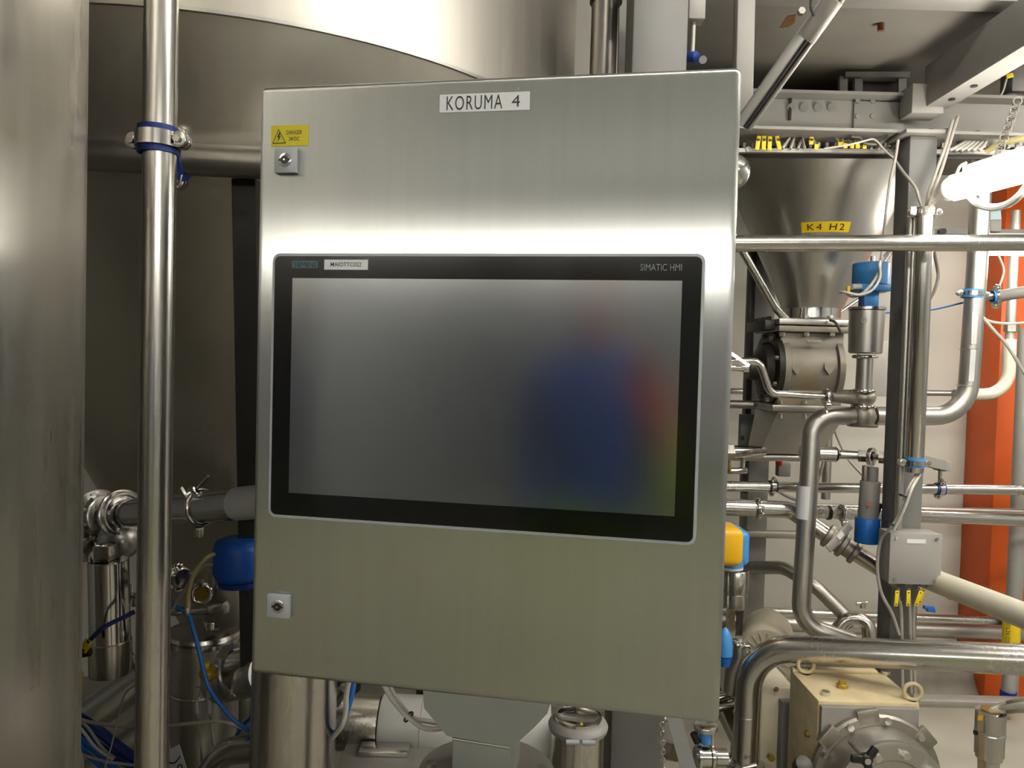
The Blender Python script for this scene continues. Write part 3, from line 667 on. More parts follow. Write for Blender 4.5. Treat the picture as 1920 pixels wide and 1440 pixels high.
# bright lamp at the right edge, hung slanting among the cables
la, lb_ = P(1790, 352, 2.05), P(2120, 262, 1.62)
t = lamp('glowing fluorescent tube lamp hung slanting at the right edge', la, lb_, .036, 'tube_light_near', housing=False)
part('carrier', MB().beam(la + V((.05, .0, .05)), lb_ + V((0, .012, .044)), .07, .014), 'white_plastic', t)
cable('white flexible lamp lead looping under the glowing tube', [(1818, 368, 2.0), (1836, 384, 1.98), (1865, 389, 1.95), (1895, 380, 1.9), (1920, 357, 1.86), (1940, 320, 1.85)], .0095, 'white_plastic', name='lamp_lead')
lamp('tube lamp added further right to brighten the mezzanine area', (1.75, 1.3, 2.3), (2.9, 1.7, 2.3), .036, 'tube_light_near')  # unseen lamp added out of frame to brighten the pipes under the slab
lamp('glowing tube lamp mostly hidden behind the long horizontal pipe', P(1838, 464, 2.75), P(2120, 468, 2.6), .028, 'tube_light_near')

# ================================================================ ceiling steel, upper right
def ibeam(mb, a, b, w, h, tf=.012, tw=.01, up=(0, 0, 1)):
    a, b = V(a), V(b); u = V(up)
    mb.beam(a + u * (h / 2 - tf / 2), b + u * (h / 2 - tf / 2), w, tf, up)
    mb.beam(a - u * (h / 2 - tf / 2), b - u * (h / 2 - tf / 2), w, tf, up)
    mb.beam(a, b, tw, h - 2 * tf, up); return mb
GD = 2.27
zb0 = P(1600, 247, 2.22).z; zb1 = P(1600, 172, 2.22).z
hb = zb1 - zb0
t = thing('ceiling_beam', 'grey steel beam running across below the concrete slab', 'beam', V((1.9, GD, zb0)))
part('girder', ibeam(MB(), V((.5, GD, zb0 + hb / 2)), V((3.25, GD, zb0 + hb / 2)), .11, hb, .009, .008), 'grey_light_paint', t)
part('splice_plate', MB().box((P(1645, 210, GD).x, GD - .008, zb0 + hb / 2), (.15, .008, hb * .78), .001), 'grey_light_paint', t)
for x in (1607, 1635):
    for y in (190, 219): hexb(t, P(x, y, GD - .010), (0, -1, 0), .008, .006, 'galvanised')
for x in (1484, 1508, 1534, 1560): part('tie_stud', MB().cyl(P(x, 201, GD - .003), P(x, 201, GD - .012), .012, seg=20), 'grey_light_paint', t)
for x, y0, y1 in ((1413, 212, 226), (1482, 176, 227)): part('dark_strap', MB().box((P(x, 200, GD - .01).x, GD - .008, (P(x, y0, GD).z + P(x, y1, GD).z) / 2), (.007, .006, P(x, y0, GD).z - P(x, y1, GD).z)), 'dark_gap', t)
for x, y in ((1635, 242), (1745, 242), (1832, 246), (1775, 242)): part('flange_bolt', MB().cyl(P(x, y, GD - .03), P(x, y, GD - .03) + V((0, 0, -.006)), .008, seg=6), 'cable_dark', t)
# beam running toward the camera
za = P(1760, 204, 2.18).z
hd = .12
x0_, x1_ = P(1731, 204, 2.18).x, P(1777, 204, 2.18).x
xq = (x0_ + x1_) / 2; wq = x1_ - x0_
t = thing('cross_beam', 'grey box beam running from the cross girder toward the camera', 'beam', V((xq, 1.8, za)))
part('box_section', MB().box((xq, 1.58, za + hd / 2), (wq, 1.2, hd), .003), 'grey_light_paint', t)
part('end_plate', MB().box((xq - .03, 2.2, za + hd * .2), (wq * 1.3, .07, hd * .7), .003), 'grey_light_paint', t)
for yy in (2.1, 2.0): part('hole_plug', MB().cyl((xq, yy, za + .001), (xq, yy, za - .003), .009, seg=14), 'dark_gap', t)
t = thing('recess_frame', 'small steel frame around a dark opening under the slab', 'bracket', P(1640, 165, 2.4))
part('top_bar', MB().beam(P(1580, 144, 2.32), P(1700, 144, 2.32), .04, .016), 'grey_paint', t)
for x in (1580, 1608, 1690): part('side_bar', MB().beam(P(x, 143, 2.32), P(x, 178, 2.32), .024, .016, (0, 1, 0)), 'grey_paint', t)
part('back_plate', MB().box((P(1650, 162, 2.36).x, 2.36, P(1650, 162, 2.36).z), (.16, .01, .07)), 'black_steel', t)
def slab_pt(px, py):
    v = P(px, py, 1.0) - V((0, 0, EYE)); k = (2.48 - EYE) / v.z; return V((0, 0, EYE)) + v * k
solo('rust_patch', MB().prism([slab_pt(x, y) for x, y in ((1462, 52), (1476, 30), (1492, 27), (1490, 42), (1478, 50))], V((0, 0, -.0012))), 'rust', 'small rusty stain on the concrete slab underside', 'stain')
sp_ = slab_pt(1652, 44)
solo('slab_plug', MB().cyl(sp_, sp_ + V((0, 0, -.02)), .009, seg=8), 'rust', 'tiny rusty plug sticking out of the slab underside', 'plug')
# hanger bars
t = thing('hanger_bar', 'pale square hanger bar dropping from the slab behind the cabinet corner', 'bar', P(1397, 212, 2.1))
part('bar', MB().beam(P(1397, -40, 1.82), P(1391, 214, 1.82), .043, .036, (0, -1, 0), .004), 'grey_light_paint', t)
t = thing('cable_ladder', 'slanting steel cable channel with dark slot at the upper right', 'channel', P(1395, 232, 2.0))
ca, cb = P(1390, 236, 1.78), P(1600, -60, 1.56)
cdv = (cb - ca).normalized(); csd = V((1, 0, .55)); csd = (csd - cdv * csd.dot(cdv)).normalized()
cn_ = cdv.cross(csd)
part('web', MB().box((ca + cb) / 2 - csd * .0105, (.035, .005, (cb - ca).length), .001, (csd, cn_, cdv)), 'grey_light_paint', t)
part('slot', MB().box((ca + cb) / 2 + csd * .0122, (.0115, .012, (cb - ca).length), 0, (csd, cn_, cdv)), 'dark_gap', t)
part('lip', MB().box((ca + cb) / 2 + csd * .0227, (.0088, .022, (cb - ca).length), .001, (csd, cn_, cdv)), 'galvanised', t)
part('cover_clip', MB().box(P(1540, 38, 1.60), (.02, .03, .09), .002, (csd, cn_, cdv)), 'galvanised', t)
hexb(t, P(1500, 24, 1.64), (0, -1, 0), .008, .012, 'galvanised')
part('cable_loop', MB().tube(smooth([P(1522, -10, 1.575), P(1520, 12, 1.575), P(1526, 30, 1.575)]), .0028, seg=8), 'dark_gap', t)
# above the cabinet
t = thing('riser_pipe', 'dark steel riser pipe above the cabinet beside the vessel', 'pipe', P(1128, 128, 2.0))
part('tube', MB().cyl(P(1136, -40, 2.0), P(1128, 200, 2.0), .035, seg=28), 'steel_dark', t)
part('collar', MB().cyl(P(1137, -20, 2.0), P(1136, 8, 2.0), .043, seg=28, bev=.004), 'black_steel', t)
solo('wall_strip', MB().beam(P(1172, -60, 2.3), P(1168, 200, 2.3), .034, .03, (0, -1, 0)), 'grey_light_paint', 'pale narrow upright strip left of the broad column', 'bar')
t = thing('pipe_hanger', 'small box hanger with rod and blue-lined clamp above the cabinet', 'hanger', P(1300, 115, 1.79))
part('box', MB().box(P(1304, 14, 1.79), (.039, .04, .07), .003), 'grey_light_paint', t)
part('rod', MB().cyl(P(1301, 40, 1.79), P(1298, 104, 1.79), .0053, seg=14), 'galvanised', t)
part('clamp', MB().cyl(P(1288, 108, 1.79), P(1306, 106, 1.77), .0125, seg=18, bev=.002), 'blue_rubber', t)
part('ear', MB().cyl(P(1318, 112, 1.76), P(1319, 112, 1.79), .009, seg=14), 'steel_bright', t)
# ---- cable tray with cables and tags
tz = P(1540, 280, 2.288)
t = thing('cable_tray', 'pale perforated cable tray edge running below the girder', 'cable tray', V((1.6, 2.29, tz.z)))
xA, xB = P(1365, 280, 2.288), P(1990, 284, 2.288)
part('lip', MB().beam(xA + V((0, 0, -.004)), xB + V((0, 0, -.004)), .016, .012), 'galvanised', t)
part('web', MB().beam(xA + V((0, .09, .018)), xB + V((0, .09, .018)), .006, .036), 'black_steel', t)
for i in range(38):
    x = 1395 + i * 15.5
    if 1682 < x < 1756: continue
    part('rung', MB().box(P(x, 273, 2.296), (.008, .010, .015)), 'galvanised', t)
part('eye_bolt', MB().torus(P(1403, 280, 2.280), (0, 1, 0), .007, .0025, 14, 6), 'galvanised', t)
tagx = [(1419, 246, 1421, 272, 1), (1429, 246, 1432, 272, 1), (1434, 246, 1443, 273, 1), (1448, 246, 1459, 272, 1), (1485, 246, 1467, 278, 0), (1490, 246, 1482, 279, 0), (1503, 252, 1496, 279, 0), (1498, 246, 1509, 278, 0), (1513, 247, 1531, 274, 2), (1511, 262, 1521, 268, 1), (1555, 246, 1575, 270, 2), (1570, 246, 1584, 272, 2), (1577, 248, 1598, 272, 2), (1592, 252, 1608, 272, 2), (1600, 264, 1621, 273, 2), (1630, 268, 1634, 279, 0), (1650, 268, 1648, 279, 0)]
for i, (a, b, c_, d, k) in enumerate(tagx):
    t = thing('tray_cable', 'beige cable dropping into the cable tray, number %s from the cabinet' % ('one two three four five six seven eight nine ten eleven twelve thirteen fourteen fifteen sixteen seventeen'.split()[i]), 'cable', P(c_, d, 2.263), 'cables dropping into the tray left of the tall column')
    t['label'] = 'beige cable %s the cable tray, %s from the cabinet' % ('with yellow tag at' if k else 'dropping into', ('first', 'second', 'third', 'fourth', 'fifth', 'sixth', 'seventh', 'eighth', 'ninth', 'tenth', 'eleventh', 'twelfth', 'thirteenth', 'fourteenth', 'fifteenth', 'sixteenth', 'seventeenth')[i])
    part('wire', MB().tube(smooth([P(a, b - 8, 2.380), P(a * .7 + c_ * .3 + 2, b + (d - b) * .3, 2.30), P(c_, d, 2.271)], 4), .0042, seg=8), 'cable_white', t)
    if k:
        hh = .05 if k == 1 and i < 4 else .028
        part('tag', MB().box(P(c_, d - (4 if k == 1 else 1), 2.255), (.0125, .004, hh * .83), .001, rotax((-.12, 0, 0, .25)[i % 4])), 'tag_yellow', t)
        part('tag_tie', MB().box(P(c_ + 1, d - (10 if hh > .04 else 6), 2.252), (.008, .004, .006)), 'ink', t)
for i in range(6):
    o = i * 11
    cable('beige cable fanning into the tray right of the tall column, %s one' % ('first', 'second', 'third', 'fourth', 'fifth', 'sixth')[i], [(1818 + i * 5, 254, 2.330), (1815 + i * 7, 262, 2.280), (1792 + o * .9, 276, 2.263), (1780 + o, 282, 2.263)], .0052, 'cable_white', group='cables fanning into the tray right of the tall column')
cable('dark cable drooping below the girder beside the tall column', [(1596, 256, 2.246), (1612, 258, 2.246), (1622, 269, 2.246), (1650, 268, 2.246), (1672, 248, 2.246)], .0045, 'cable_dark')
cable('long beige cable lying sideways on the tagged tray cables', [(1545, 279, 2.246), (1590, 272, 2.238), (1622, 264, 2.238), (1640, 262, 2.238), (1662, 285, 2.230), (1680, 300, 2.213)], .0028, 'cable_white')
cable('yellow cables bunched at the right frame edge above the lamp', [(1850, 284, 2.163), (1880, 268, 2.122), (1925, 258, 2.080)], .009, 'hose_yellow')
t = thing('lamp_chain', 'steel chain hanging from the girder above the glowing lamp', 'chain', P(1880, 300, 2.163))
for i in range(14):
    q = P(1908 - i * 3.2, 190 + i * 8.6, 2.080); part('link', MB().torus(q, (1, .2, 0) if i % 2 else (.2, 1, 0), .011, .002, 10, 6), 'galvanised', t)
t = thing('junction_bracket', 'dark box with bent wire under the slab at the right edge', 'bracket', P(1905, 160, 2.300))
part('box', MB().box(P(1908, 150, 2.300), (.07, .06, .09), .004), 'grey_paint', t)
part('wire', MB().tube(smooth([P(1888, 145, 2.280), P(1880, 172, 2.280), P(1868, 190, 2.280), P(1880, 190, 2.280), P(1915, 183, 2.280)]), .003, seg=8), 'cable_white', t)
part('tag', MB().box(P(1893, 142, 2.270), (.022, .004, .014), .001, rotax(.3)), 'tag_yellow', t)

# ================================================================ tall column with conduits and junction box
kx = P(1731, 300, 2.2); kz = P(1688, 1200, 2.2)
t = thing('square_post', 'dark grey square steel post carrying conduits and the junction box', 'post', V((kx.x, 2.24, 0)))
part('tube_section', MB().box((kx.x, 2.24, zb0 / 2 - .006), (.082, .082, zb0 - .012), .006), 'grey_paint', t)
part('base_plate', MB().box((kx.x, 2.24, .006), (.2, .2, .012), .002), 'grey_paint', t)
part('head_plate', MB().box((kx.x, 2.24, zb0 - .006), (.13, .13, .012), .002), 'grey_light_paint', t)
def vline(px, py0, py1, d): a = P(px, py0, d); b = P(px, py1, d); return V((a.x, d, a.z)), V((a.x, d, b.z))
a, b = vline(1735, 392, 886, 2.13)
t = thing('conduit_pipe', 'wide open-ended steel conduit pipe strapped to the dark post', 'conduit', b)
part('tube', MB().lathe(b, (0, 0, 1), [(.003, .018), (0, .0225), (.002, .024), (a.z - b.z, .024), (a.z - b.z, .019)], 28), 'steel', t)
cd0 = a; cd1 = b
a, b = vline(1708, 408, 1010, 2.17)
pipe('narrow steel conduit pipe left of the wide conduit on the post', [b, a], .011, mat='steel_matte', name='conduit_pipe', cat='conduit')
pipe_clamp('bright blue lined clamp at the lower end of the wide conduit', cd1 + V((0, 0, .028)), (0, 0, 1), .0245, (1, 0, 0), w=.026, liner='blue_light', ear=.015)
t = pipe_clamp('plain steel clamp near the top of the wide conduit', V((cd0.x, cd0.y, P(1735, 396, 2.13).z - .003)), (0, 0, 1), .0245, (1, 0, 0), w=.024, liner='steel_cast', ear=.015)
part('bracket_tab', MB().box(P(1712, 396, 2.1), (.018, .006, .026), .002), 'steel_bright', t)
for lab, pts, r, m in (
    ('thin grey cable slanting left from the top of the wide conduit', [(1662, 275, 2.3), (1690, 318, 2.2), (1715, 350, 2.13), (1724, 375, 2.12), (1732, 400, 2.13)], .0042, 'cable_grey'),
    ('beige cable rising steeply right from the wide conduit top', [(1736, 392, 2.12), (1742, 360, 2.12), (1756, 320, 2.15), (1772, 275, 2.16), (1786, 225, 2.17)], .0048, 'cable_grey'),
    ('second beige cable rising steeply right beside the first', [(1738, 392, 2.13), (1748, 362, 2.12), (1764, 322, 2.15), (1780, 270, 2.16), (1796, 218, 2.17)], .0048, 'cable_grey'),
    ('short pale cable curving right toward the lamp end', [(1740, 392, 2.12), (1745, 372, 2.1), (1768, 352, 2.1), (1790, 332, 2.1), (1800, 312, 2.1), (1812, 305, 2.1)], .0042, 'cable_white'),
    ('lower pale cable curving right from the wide conduit top', [(1737, 396, 2.12), (1744, 376, 2.1), (1760, 358, 2.1), (1772, 350, 2.12)], .0042, 'hose_beige'),
    ('thin wire from the conduit clamp pointing right', [(1742, 388, 2.1), (1760, 375, 2.1), (1782, 376, 2.12)], .002, 'cable_grey'),
    ('long grey cable hanging in front of the hopper to the blue valve', [(1684, 262, 2.2), (1678, 300, 2.2), (1668, 345, 2.2), (1661, 400, 2.2), (1655, 460, 2.22), (1650, 500, 2.22), (1640, 525, 2.22), (1620, 548, 2.22), (1600, 556, 2.24), (1588, 550, 2.26)], .0045, 'cable_grey'),
    ('pale cable looping from the hopper to the blue switch box', [(1668, 470, 2.3), (1650, 490, 2.22), (1650, 520, 2.21), (1636, 543, 2.21), (1612, 553, 2.22), (1585, 548, 2.24), (1575, 548, 2.26)], .0042, 'cable_white'),
    ('black cable bundle bulging right behind the wide conduit', [(1751, 470, 2.3), (1757, 500, 2.32), (1759, 520, 2.32), (1752, 545, 2.3), (1744, 560, 2.28)], .005, 'cable_dark'),
    ('grey cable strapped down the post from the conduit end', [(1718, 890, 2.13), (1704, 915, 2.10), (1693, 945, 2.10), (1682, 972, 2.11), (1668, 992, 2.12), (1652, 1012, 2.15), (1645, 1060, 2.15), (1652, 1110, 2.14), (1672, 1150, 2.14), (1686, 1190, 2.15)], .0048, 'cable_grey'),
    ('pale cable strapped beside the grey one from the conduit end', [(1724, 890, 2.13), (1710, 915, 2.09), (1699, 945, 2.09), (1687, 972, 2.10), (1676, 994, 2.11)], .0045, 'cable_white')):
    cable(lab, pts, r, m)
for (x, y), lb in (((1694, 930), 'upper'), ((1668, 982), 'lower')):
    solo('cable_tie', MB().band(P(x, y, 2.10), P(x - 10, y + 24, 2.10) - P(x, y, 2.10), .011, .005, .002, 14), 'black_plastic', '%s black cable tie on the strapped cables above the junction box' % lb, 'cable tie')
jx = P(1716, 1048, 2.12)
t = thing('junction_box', 'pale grey square junction box with four cover screws on the post', 'junction box', V((jx.x, 2.15, P(1716, 1098, 2.12).z)))
part('case', MB().box((jx.x, 2.157, jx.z), (.147, .066, .145), .003), 'grey_light_paint', t)
part('cover', MB().box((jx.x, 2.122, jx.z), (.149, .008, .147), .002), 'grey_light_paint', t)
for sx in (-1, 1):
    for sz in (-1, 1): part('screw', MB().cyl((jx.x + sx * .058, 2.119, jx.z + sz * .06), (jx.x + sx * .058, 2.114, jx.z + sz * .06), .0045, seg=14), 'steel_bright', t)
part('blank_label', MB().box((jx.x, 2.1175, jx.z + .051), (.054, .001, .012)), 'label_white', t)
gz = jx.z - .0725
for dx in (-.045, 0, .045):
    g = part('gland', MB().cyl((jx.x + dx, 2.155, gz + .002), (jx.x + dx, 2.155, gz - .016), .012, seg=6), 'grey_paint', t)
for i, (x0, y0, x1, a_) in enumerate(((1681, 1122, 1684, -.06), (1703, 1122, 1703, 0), (1722, 1122, 1716, -.3), (1728, 1118, 1718, -.28))):
    name_tag(('leftmost yellow tag under the junction box', 'upright middle yellow tag under the junction box', 'front slanted yellow tag under the junction box', 'rear slanted yellow tag under the junction box')[i], P(x0, y0, 2.12 if i != 3 else 2.135), .011, .045, rotax(a_))
for x0, x1, lb in ((1684, 1690, 'left'), (1704, 1706, 'middle'), (1722, 1713, 'right')):
    cable('grey cable dropping from the %s gland of the junction box' % lb, [(x0, 1102, 2.155), (x0 + 1, 1125, 2.155), (x1, 1150, 2.155), (x1 + 2, 1300, 2.16)], .0048, 'cable_grey')
# bracket arm with clamp
t = thing('wall_bracket', 'short box-section bracket arm with rod right of the post', 'bracket', P(1755, 880, 2.4))
part('arm', MB().beam(P(1722, 862, 2.26), P(1768, 873, 2.5), .032, .03), 'grey_light_paint', t)
part('end_block', MB().box(P(1766, 873, 2.5), (.035, .05, .034), .002), 'grey_light_paint', t)
part('rod', MB().cyl(P(1763, 880, 2.5), P(1762, 905, 2.5), .006, seg=12), 'steel', t)

# ================================================================ horizontal pipes, back to front
pipe('long shiny horizontal pipe in front of the hopper', [(1330, 457, 2.0), (2000, 455, 2.0)], .0222, mat='steel', name='long_pipe')
pipe('horizontal pipe held by the bracket arm clamp', [(1300, 911, 2.5), (2000, 920, 2.5)], .0172, mat='steel', name='horizontal_pipe')
pipe('thicker horizontal pipe running behind the pneumatic cylinder', [(1500, 958, 2.62), (2000, 978, 2.62)], .0235, mat='steel', name='horizontal_pipe')
pipe('slim pipe high behind the thicker horizontal pipe', [(1300, 944, 2.8), (2000, 962, 2.9)], .012, mat='steel_matte', name='horizontal_pipe')
pipe('horizontal pipe beside the yellow actuator', [(1300, 998, 3.0), (1500, 1003, 3.0)], .0165, mat='steel_matte', name='horizontal_pipe')
pipe('long low horizontal pipe near the back wall', [(1250, 1140, 3.15), (2000, 1170, 3.15)], .0200, mat='steel', name='horizontal_pipe')
pipe('dull thick low pipe just under the long low pipe', [(1250, 1160, 3.3), (2000, 1192, 3.3)], .033, mat='steel_matte', name='horizontal_pipe')
pipe('thin horizontal pipe on the wall behind the vertical pipes', [(1330, 733, 3.3), (1860, 738, 3.3)], .013, mat='steel_matte', name='wall_pipe')
pipe('dull pipe above the horizontal rail left of the hopper valve', [(1330, 757, 2.9), (1470, 760, 2.8)], .016, mat='steel_matte', name='horizontal_pipe')
pipe_clamp('shiny pipe clamp under the bracket arm', P(1762, 917, 2.5), (1, 0, 0), .0175, (0, -.5, 1), w=.028, liner='blue_rubber', ear=.014)
pipe_clamp('black and steel clamp on the bracket-held pipe left of the bend', P(1449, 912, 2.5), (1, 0, 0), .0175, (0, -.5, 1), w=.026, liner='black_plastic', ear=.013)
# elbow chain of pipe 2: branch with valve
pipe('pipe bending down toward the slanted hand valve', [(1300, 948, 2.45), (1482, 956, 2.45), (1552, 1004, 2.4)], .0275, .06, mat='steel', name='branch_pipe')
tri_clamp('shiny hinged clamp on the bending branch pipe', P(1420, 953, 2.45), (1, 0, 0), .029, w=.02, nut=(0, -1, .3))
t = thing('hand_valve', 'slanted butterfly valve with flat grey handle', 'valve', P(1575, 1010, 2.38))
va, vb_ = P(1548, 1001, 2.4), P(1605, 1038, 2.36); vd = (vb_ - va)
part('body', MB().lathe(va, vd, [(0, .03), (.004, .04), (.016, .04), (.018, .034), (.05, .034), (.054, .042), (.066, .042), (.07, .03), (.09, .03), (.094, .038), (.106, .038), (.11, .028)], 28), 'steel_cast', t)
hl = part('handle', MB().beam(P(1594, 984, 2.28), P(1552, 1030, 2.24), .026, .006, (0, -1, 0), .002), 'galvanised', t)
part('handle_label', MB().beam(P(1580, 999, 2.262), P(1571, 1009, 2.255), .015, .004, (0, -1, 0)), 'white_plastic', hl)
part('stem', MB().cyl(P(1580, 1000, 2.36), P(1582, 992, 2.31), .010, seg=14), 'steel_polished', t)
pipe('pipe continuing down right from the slanted hand valve', [(1602, 1036, 2.36), (1690, 1090, 2.32)], .0262, mat='steel', name='branch_pipe')
tri_clamp('small hinged clamp on the thick pipe above the hand valve', P(1579, 962, 2.6), (1, 0, 0), .0245, w=.018, nut=(0, -.8, -1))
solo('pipe_band', MB().band(P(1553, 961, 2.62), (1, 0, 0), .0236, .012, .002), 'black_plastic', 'black band around the thick pipe left of its clamp', 'band')
pipe('dark pipe curving down behind the s-bend pipe', [(1400, 1064, 3.07), (1470, 1064, 2.95), (1530, 1100, 2.85), (1600, 1170, 2.8)], .0265, .1, mat='steel_matte', name='curved_pipe')
pipe('curled elbow end low behind the front pipe', [(1560, 1195, 2.78), (1585, 1160, 2.78), (1628, 1160, 2.76), (1632, 1230, 2.73)], .0255, .05, mat='steel', name='elbow_pipe')
pipe_clamp('small blue lined clamp at the foot of the dark curving pipe', P(1584, 1160, 2.82), (.5, 0, -.8), .024, (1, 0, .3), w=.02, liner='blue_rubber', ear=.011)
solo('wall_clamp', MB().box(P(1618, 1134, 3.0), (.02, .02, .03), .004).cyl(P(1606, 1132, 3.0), P(1626, 1130, 3.0), .008, seg=10), 'steel_bright', 'tiny loose clamp above the low pipe left of the post', 'clamp')
solo('wall_clamp', MB().box(P(1744, 1142, 2.9), (.03, .02, .02), .004).cyl(P(1732, 1138, 2.9), P(1752, 1146, 2.9), .007, seg=10), 'blue_plastic', 'tiny blue clamp above the low pipe right of the post', 'clamp')
# ---- front S-bend riser
rr = .0292
pipe('steel riser pipe with welded bends left of the post', [(1600, 780, 2.4), (1524, 780, 2.4), (1500, 1170, 2.36), (1600, 1205, 2.32)], [.0] and .0292, .085, mat='steel_matte', name='riser_pipe', welds=(((1516, 850, 2.4), (1515, 870, 2.4)), ((1504, 1100, 2.37), (1503, 1120, 2.37))))
solo('pipe_label', MB().band(P(1511, 942, 2.385), P(1500, 1170, 2.36) - P(1524, 780, 2.4), .0296, .105, .0008, 40), 'label_white', 'blank white label wrapped around the riser pipe', 'label')
pipe('pipe running right behind the post and turning up the wall', [(1640, 780, 2.42), (1812, 780, 2.42), (1832, 500, 2.42), (1842, 300, 2.42)], .0305, .11, mat='steel_matte', name='riser_pipe', welds=(((1811, 723, 2.42), (1813, 700, 2.42)), ((1818, 655, 2.42), (1819, 640, 2.42))))
solo('pipe_label', MB().prism([P(1823, 585, 2.386), P(1840, 585, 2.392), P(1836, 645, 2.392), P(1821, 645, 2.386)], V((0, .006, 0))), 'label_white', 'upper white label on the pipe turning up the wall', 'label')
solo('pipe_label', MB().prism([P(1820, 655, 2.386), P(1836, 655, 2.392), P(1832, 715, 2.392), P(1816, 715, 2.386)], V((0, .006, 0))), 'label_white', 'lower white label on the pipe turning up the wall', 'label')
pipe_clamp('blue lined clamp on the upturned pipe with side arm', P(1824, 551, 2.42), (0.05, 0, 1), .031, (1, 0, 0), w=.026, liner='blue_light', ear=.014)
pipe('short stub between the blue clamps', [(1842, 556, 2.44), (1872, 554, 2.44)], .012, mat='steel_matte', name='pipe_stub')
pipe('pale pipe leaving the frame right of the blue clamps', [(1868, 556, 2.44), (2000, 535, 2.3)], .0185, mat='grey_light_paint', name='horizontal_pipe')
pipe_clamp('bright blue ring clamp on the pale right-hand pipe', P(1868, 556, 2.44), V((1, -.1, .12)), .0188, (0, -.3, 1), w=.026, liner='blue_light', ear=.014)
t = thing('wall_hose', 'slim vertical pipe ending in a thick grey-white hose bend', 'hose', P(1890, 740, 2.95))
part('pipe', MB().cyl(P(1905, 395, 2.9), P(1893, 640, 2.9), .0165, seg=20), 'galvanised', t)
part('union', MB().cyl(P(1897, 606, 2.9), P(1896, 622, 2.9), .026, seg=6), 'steel_cast', t)
part('hose_bend', MB().tube([P(1893, 636, 2.9), P(1890, 738, 2.9), P(1790, 741, 2.9)], .0232, .09, 20), 'insulation', t)
cable('thin white cable from the upturned pipe to the lower right', [(1838, 590, 2.4), (1862, 618, 2.4), (1890, 650, 2.4), (1930, 715, 2.4)], .0055, 'cable_white')
cable('thin white cable from the upturned pipe running level right', [(1838, 590, 2.4), (1855, 602, 2.4), (1890, 607, 2.4), (1935, 604, 2.4)], .004, 'cable_white')
cable('thin blue wire stretched between valve and upturned pipe', [(1655, 587, 2.5), (1740, 582, 2.5), (1808, 567, 2.46)], .0028, 'blue_plastic', name='wire', cat='wire')
cable('white wire dropping to the bright blue ring clamp', [(1872, 478, 2.5), (1882, 505, 2.48), (1878, 525, 2.46), (1872, 540, 2.45)], .0035, 'cable_white', name='wire', cat='wire')
# orange column, grey downpipe, tag
ox0, ox1 = P(1868, 800, 3.3).x, P(1935, 800, 3.3).x
solo('painted_column', MB().box(((ox0 + ox1) / 2 + .06, 3.41, P(1880, 345, 3.3).z / 2), (ox1 - ox0 + .12, .22, P(1880, 345, 3.3).z), .004), 'orange_paint', 'bright orange painted concrete column at the right edge', 'column')
pipe('grey plastic downpipe in front of the orange column', [V((P(1912, 900, 3.1).x, 3.1, .15)), V((P(1912, 900, 3.1).x, 3.1, 1.75))], .030, mat='grey_light_paint', name='downpipe')
t = thing('hanging_tag', 'pale blue tag hanging on a chain under the lamp', 'tag', P(1864, 405, 2.7))
part('plate', MB().box(P(1865, 404, 2.7), (.045, .004, .032), .001, rotax(.12)), 'blue_tag', t)
part('holder', MB().box(P(1863, 424, 2.72), (.04, .03, .045), .003), 'grey_light_paint', t)
part('cord', MB().tube([P(1848, 400, 2.7), P(1848, 425, 2.7)], .003, seg=6), 'cable_grey', t)
t = thing('rail_bar', 'slim grey rail high on the wall behind the long pipe', 'rail', P(1840, 434, 2.75))
part('bar', MB().beam(P(1740, 434, 2.75), P(2000, 438, 2.75), .03, .02), 'grey_paint', t)
part('knob', MB().cyl(P(1768, 434, 2.73), P(1768, 434, 2.72), .012, seg=14), 'black_steel', t)
# insulated cream pipe
t = thing('insulated_pipe', 'cream insulated pipe sloping out of frame beside the junction box', 'pipe', P(1760, 1085, 2.15))
a, b = P(1735, 1082, 2.2), P(1990, 1182, 1.75); b = b + (b - a).normalized() * .35
part('insulation', MB().cyl(a, b, .033, seg=32), 'insulation', t)
part('seam', MB().torus(P(1788, 1103, 2.1), b - a, .0332, .0012, 32, 6), 'cable_dark', t)
solo('marker_tape', MB().band(P(1896, 1190, 2.9), (0, 0, 1), .03, .14, .001, 28), 'tag_yellow', 'yellow marker tape with black print on a dark pipe', 'tape')
pipe('dark upright pipe carrying the yellow marker tape', [V((P(1896, 1190, 2.9).x, 2.9, .47)), V((P(1896, 1190, 2.9).x, 2.9, .64))], .0295, mat='black_steel', name='upright_pipe')
tt = [o for o in col.objects if o.name == 'marker_tape'][0]
t0 = P(1891, 1206, 2.868); 
text_mesh('tape_text', 'GO RETUR', .085, .016, 'ink', P(1893, 1206, 2.866), V((0, 0, 1)), V((-1, 0, 0)), tt, .001)
t = thing('drain_pipe', 'grey drain pipe with dark blue joint on the floor at right', 'pipe', P(1893, 1320, 2.6))
part('tube', MB().cyl(P(1893, 1262, 2.6), P(1890, 1300, 2.6), .022, seg=22), 'grey_light_paint', t)
part('joint', MB().cyl(P(1891, 1296, 2.6), P(1890, 1306, 2.6), .026, seg=22), 'blue_rubber', t)
part('elbow', MB().tube([P(1890, 1304, 2.6), P(1889, 1318, 2.6), P(1940, 1322, 2.55)], .020, .03, 18), 'cable_dark', t)
part('valve', MB().ball(P(1873, 1318, 2.58), .02).box(P(1895, 1312, 2.57), (.06, .03, .02), .004), 'blue_rubber', t)

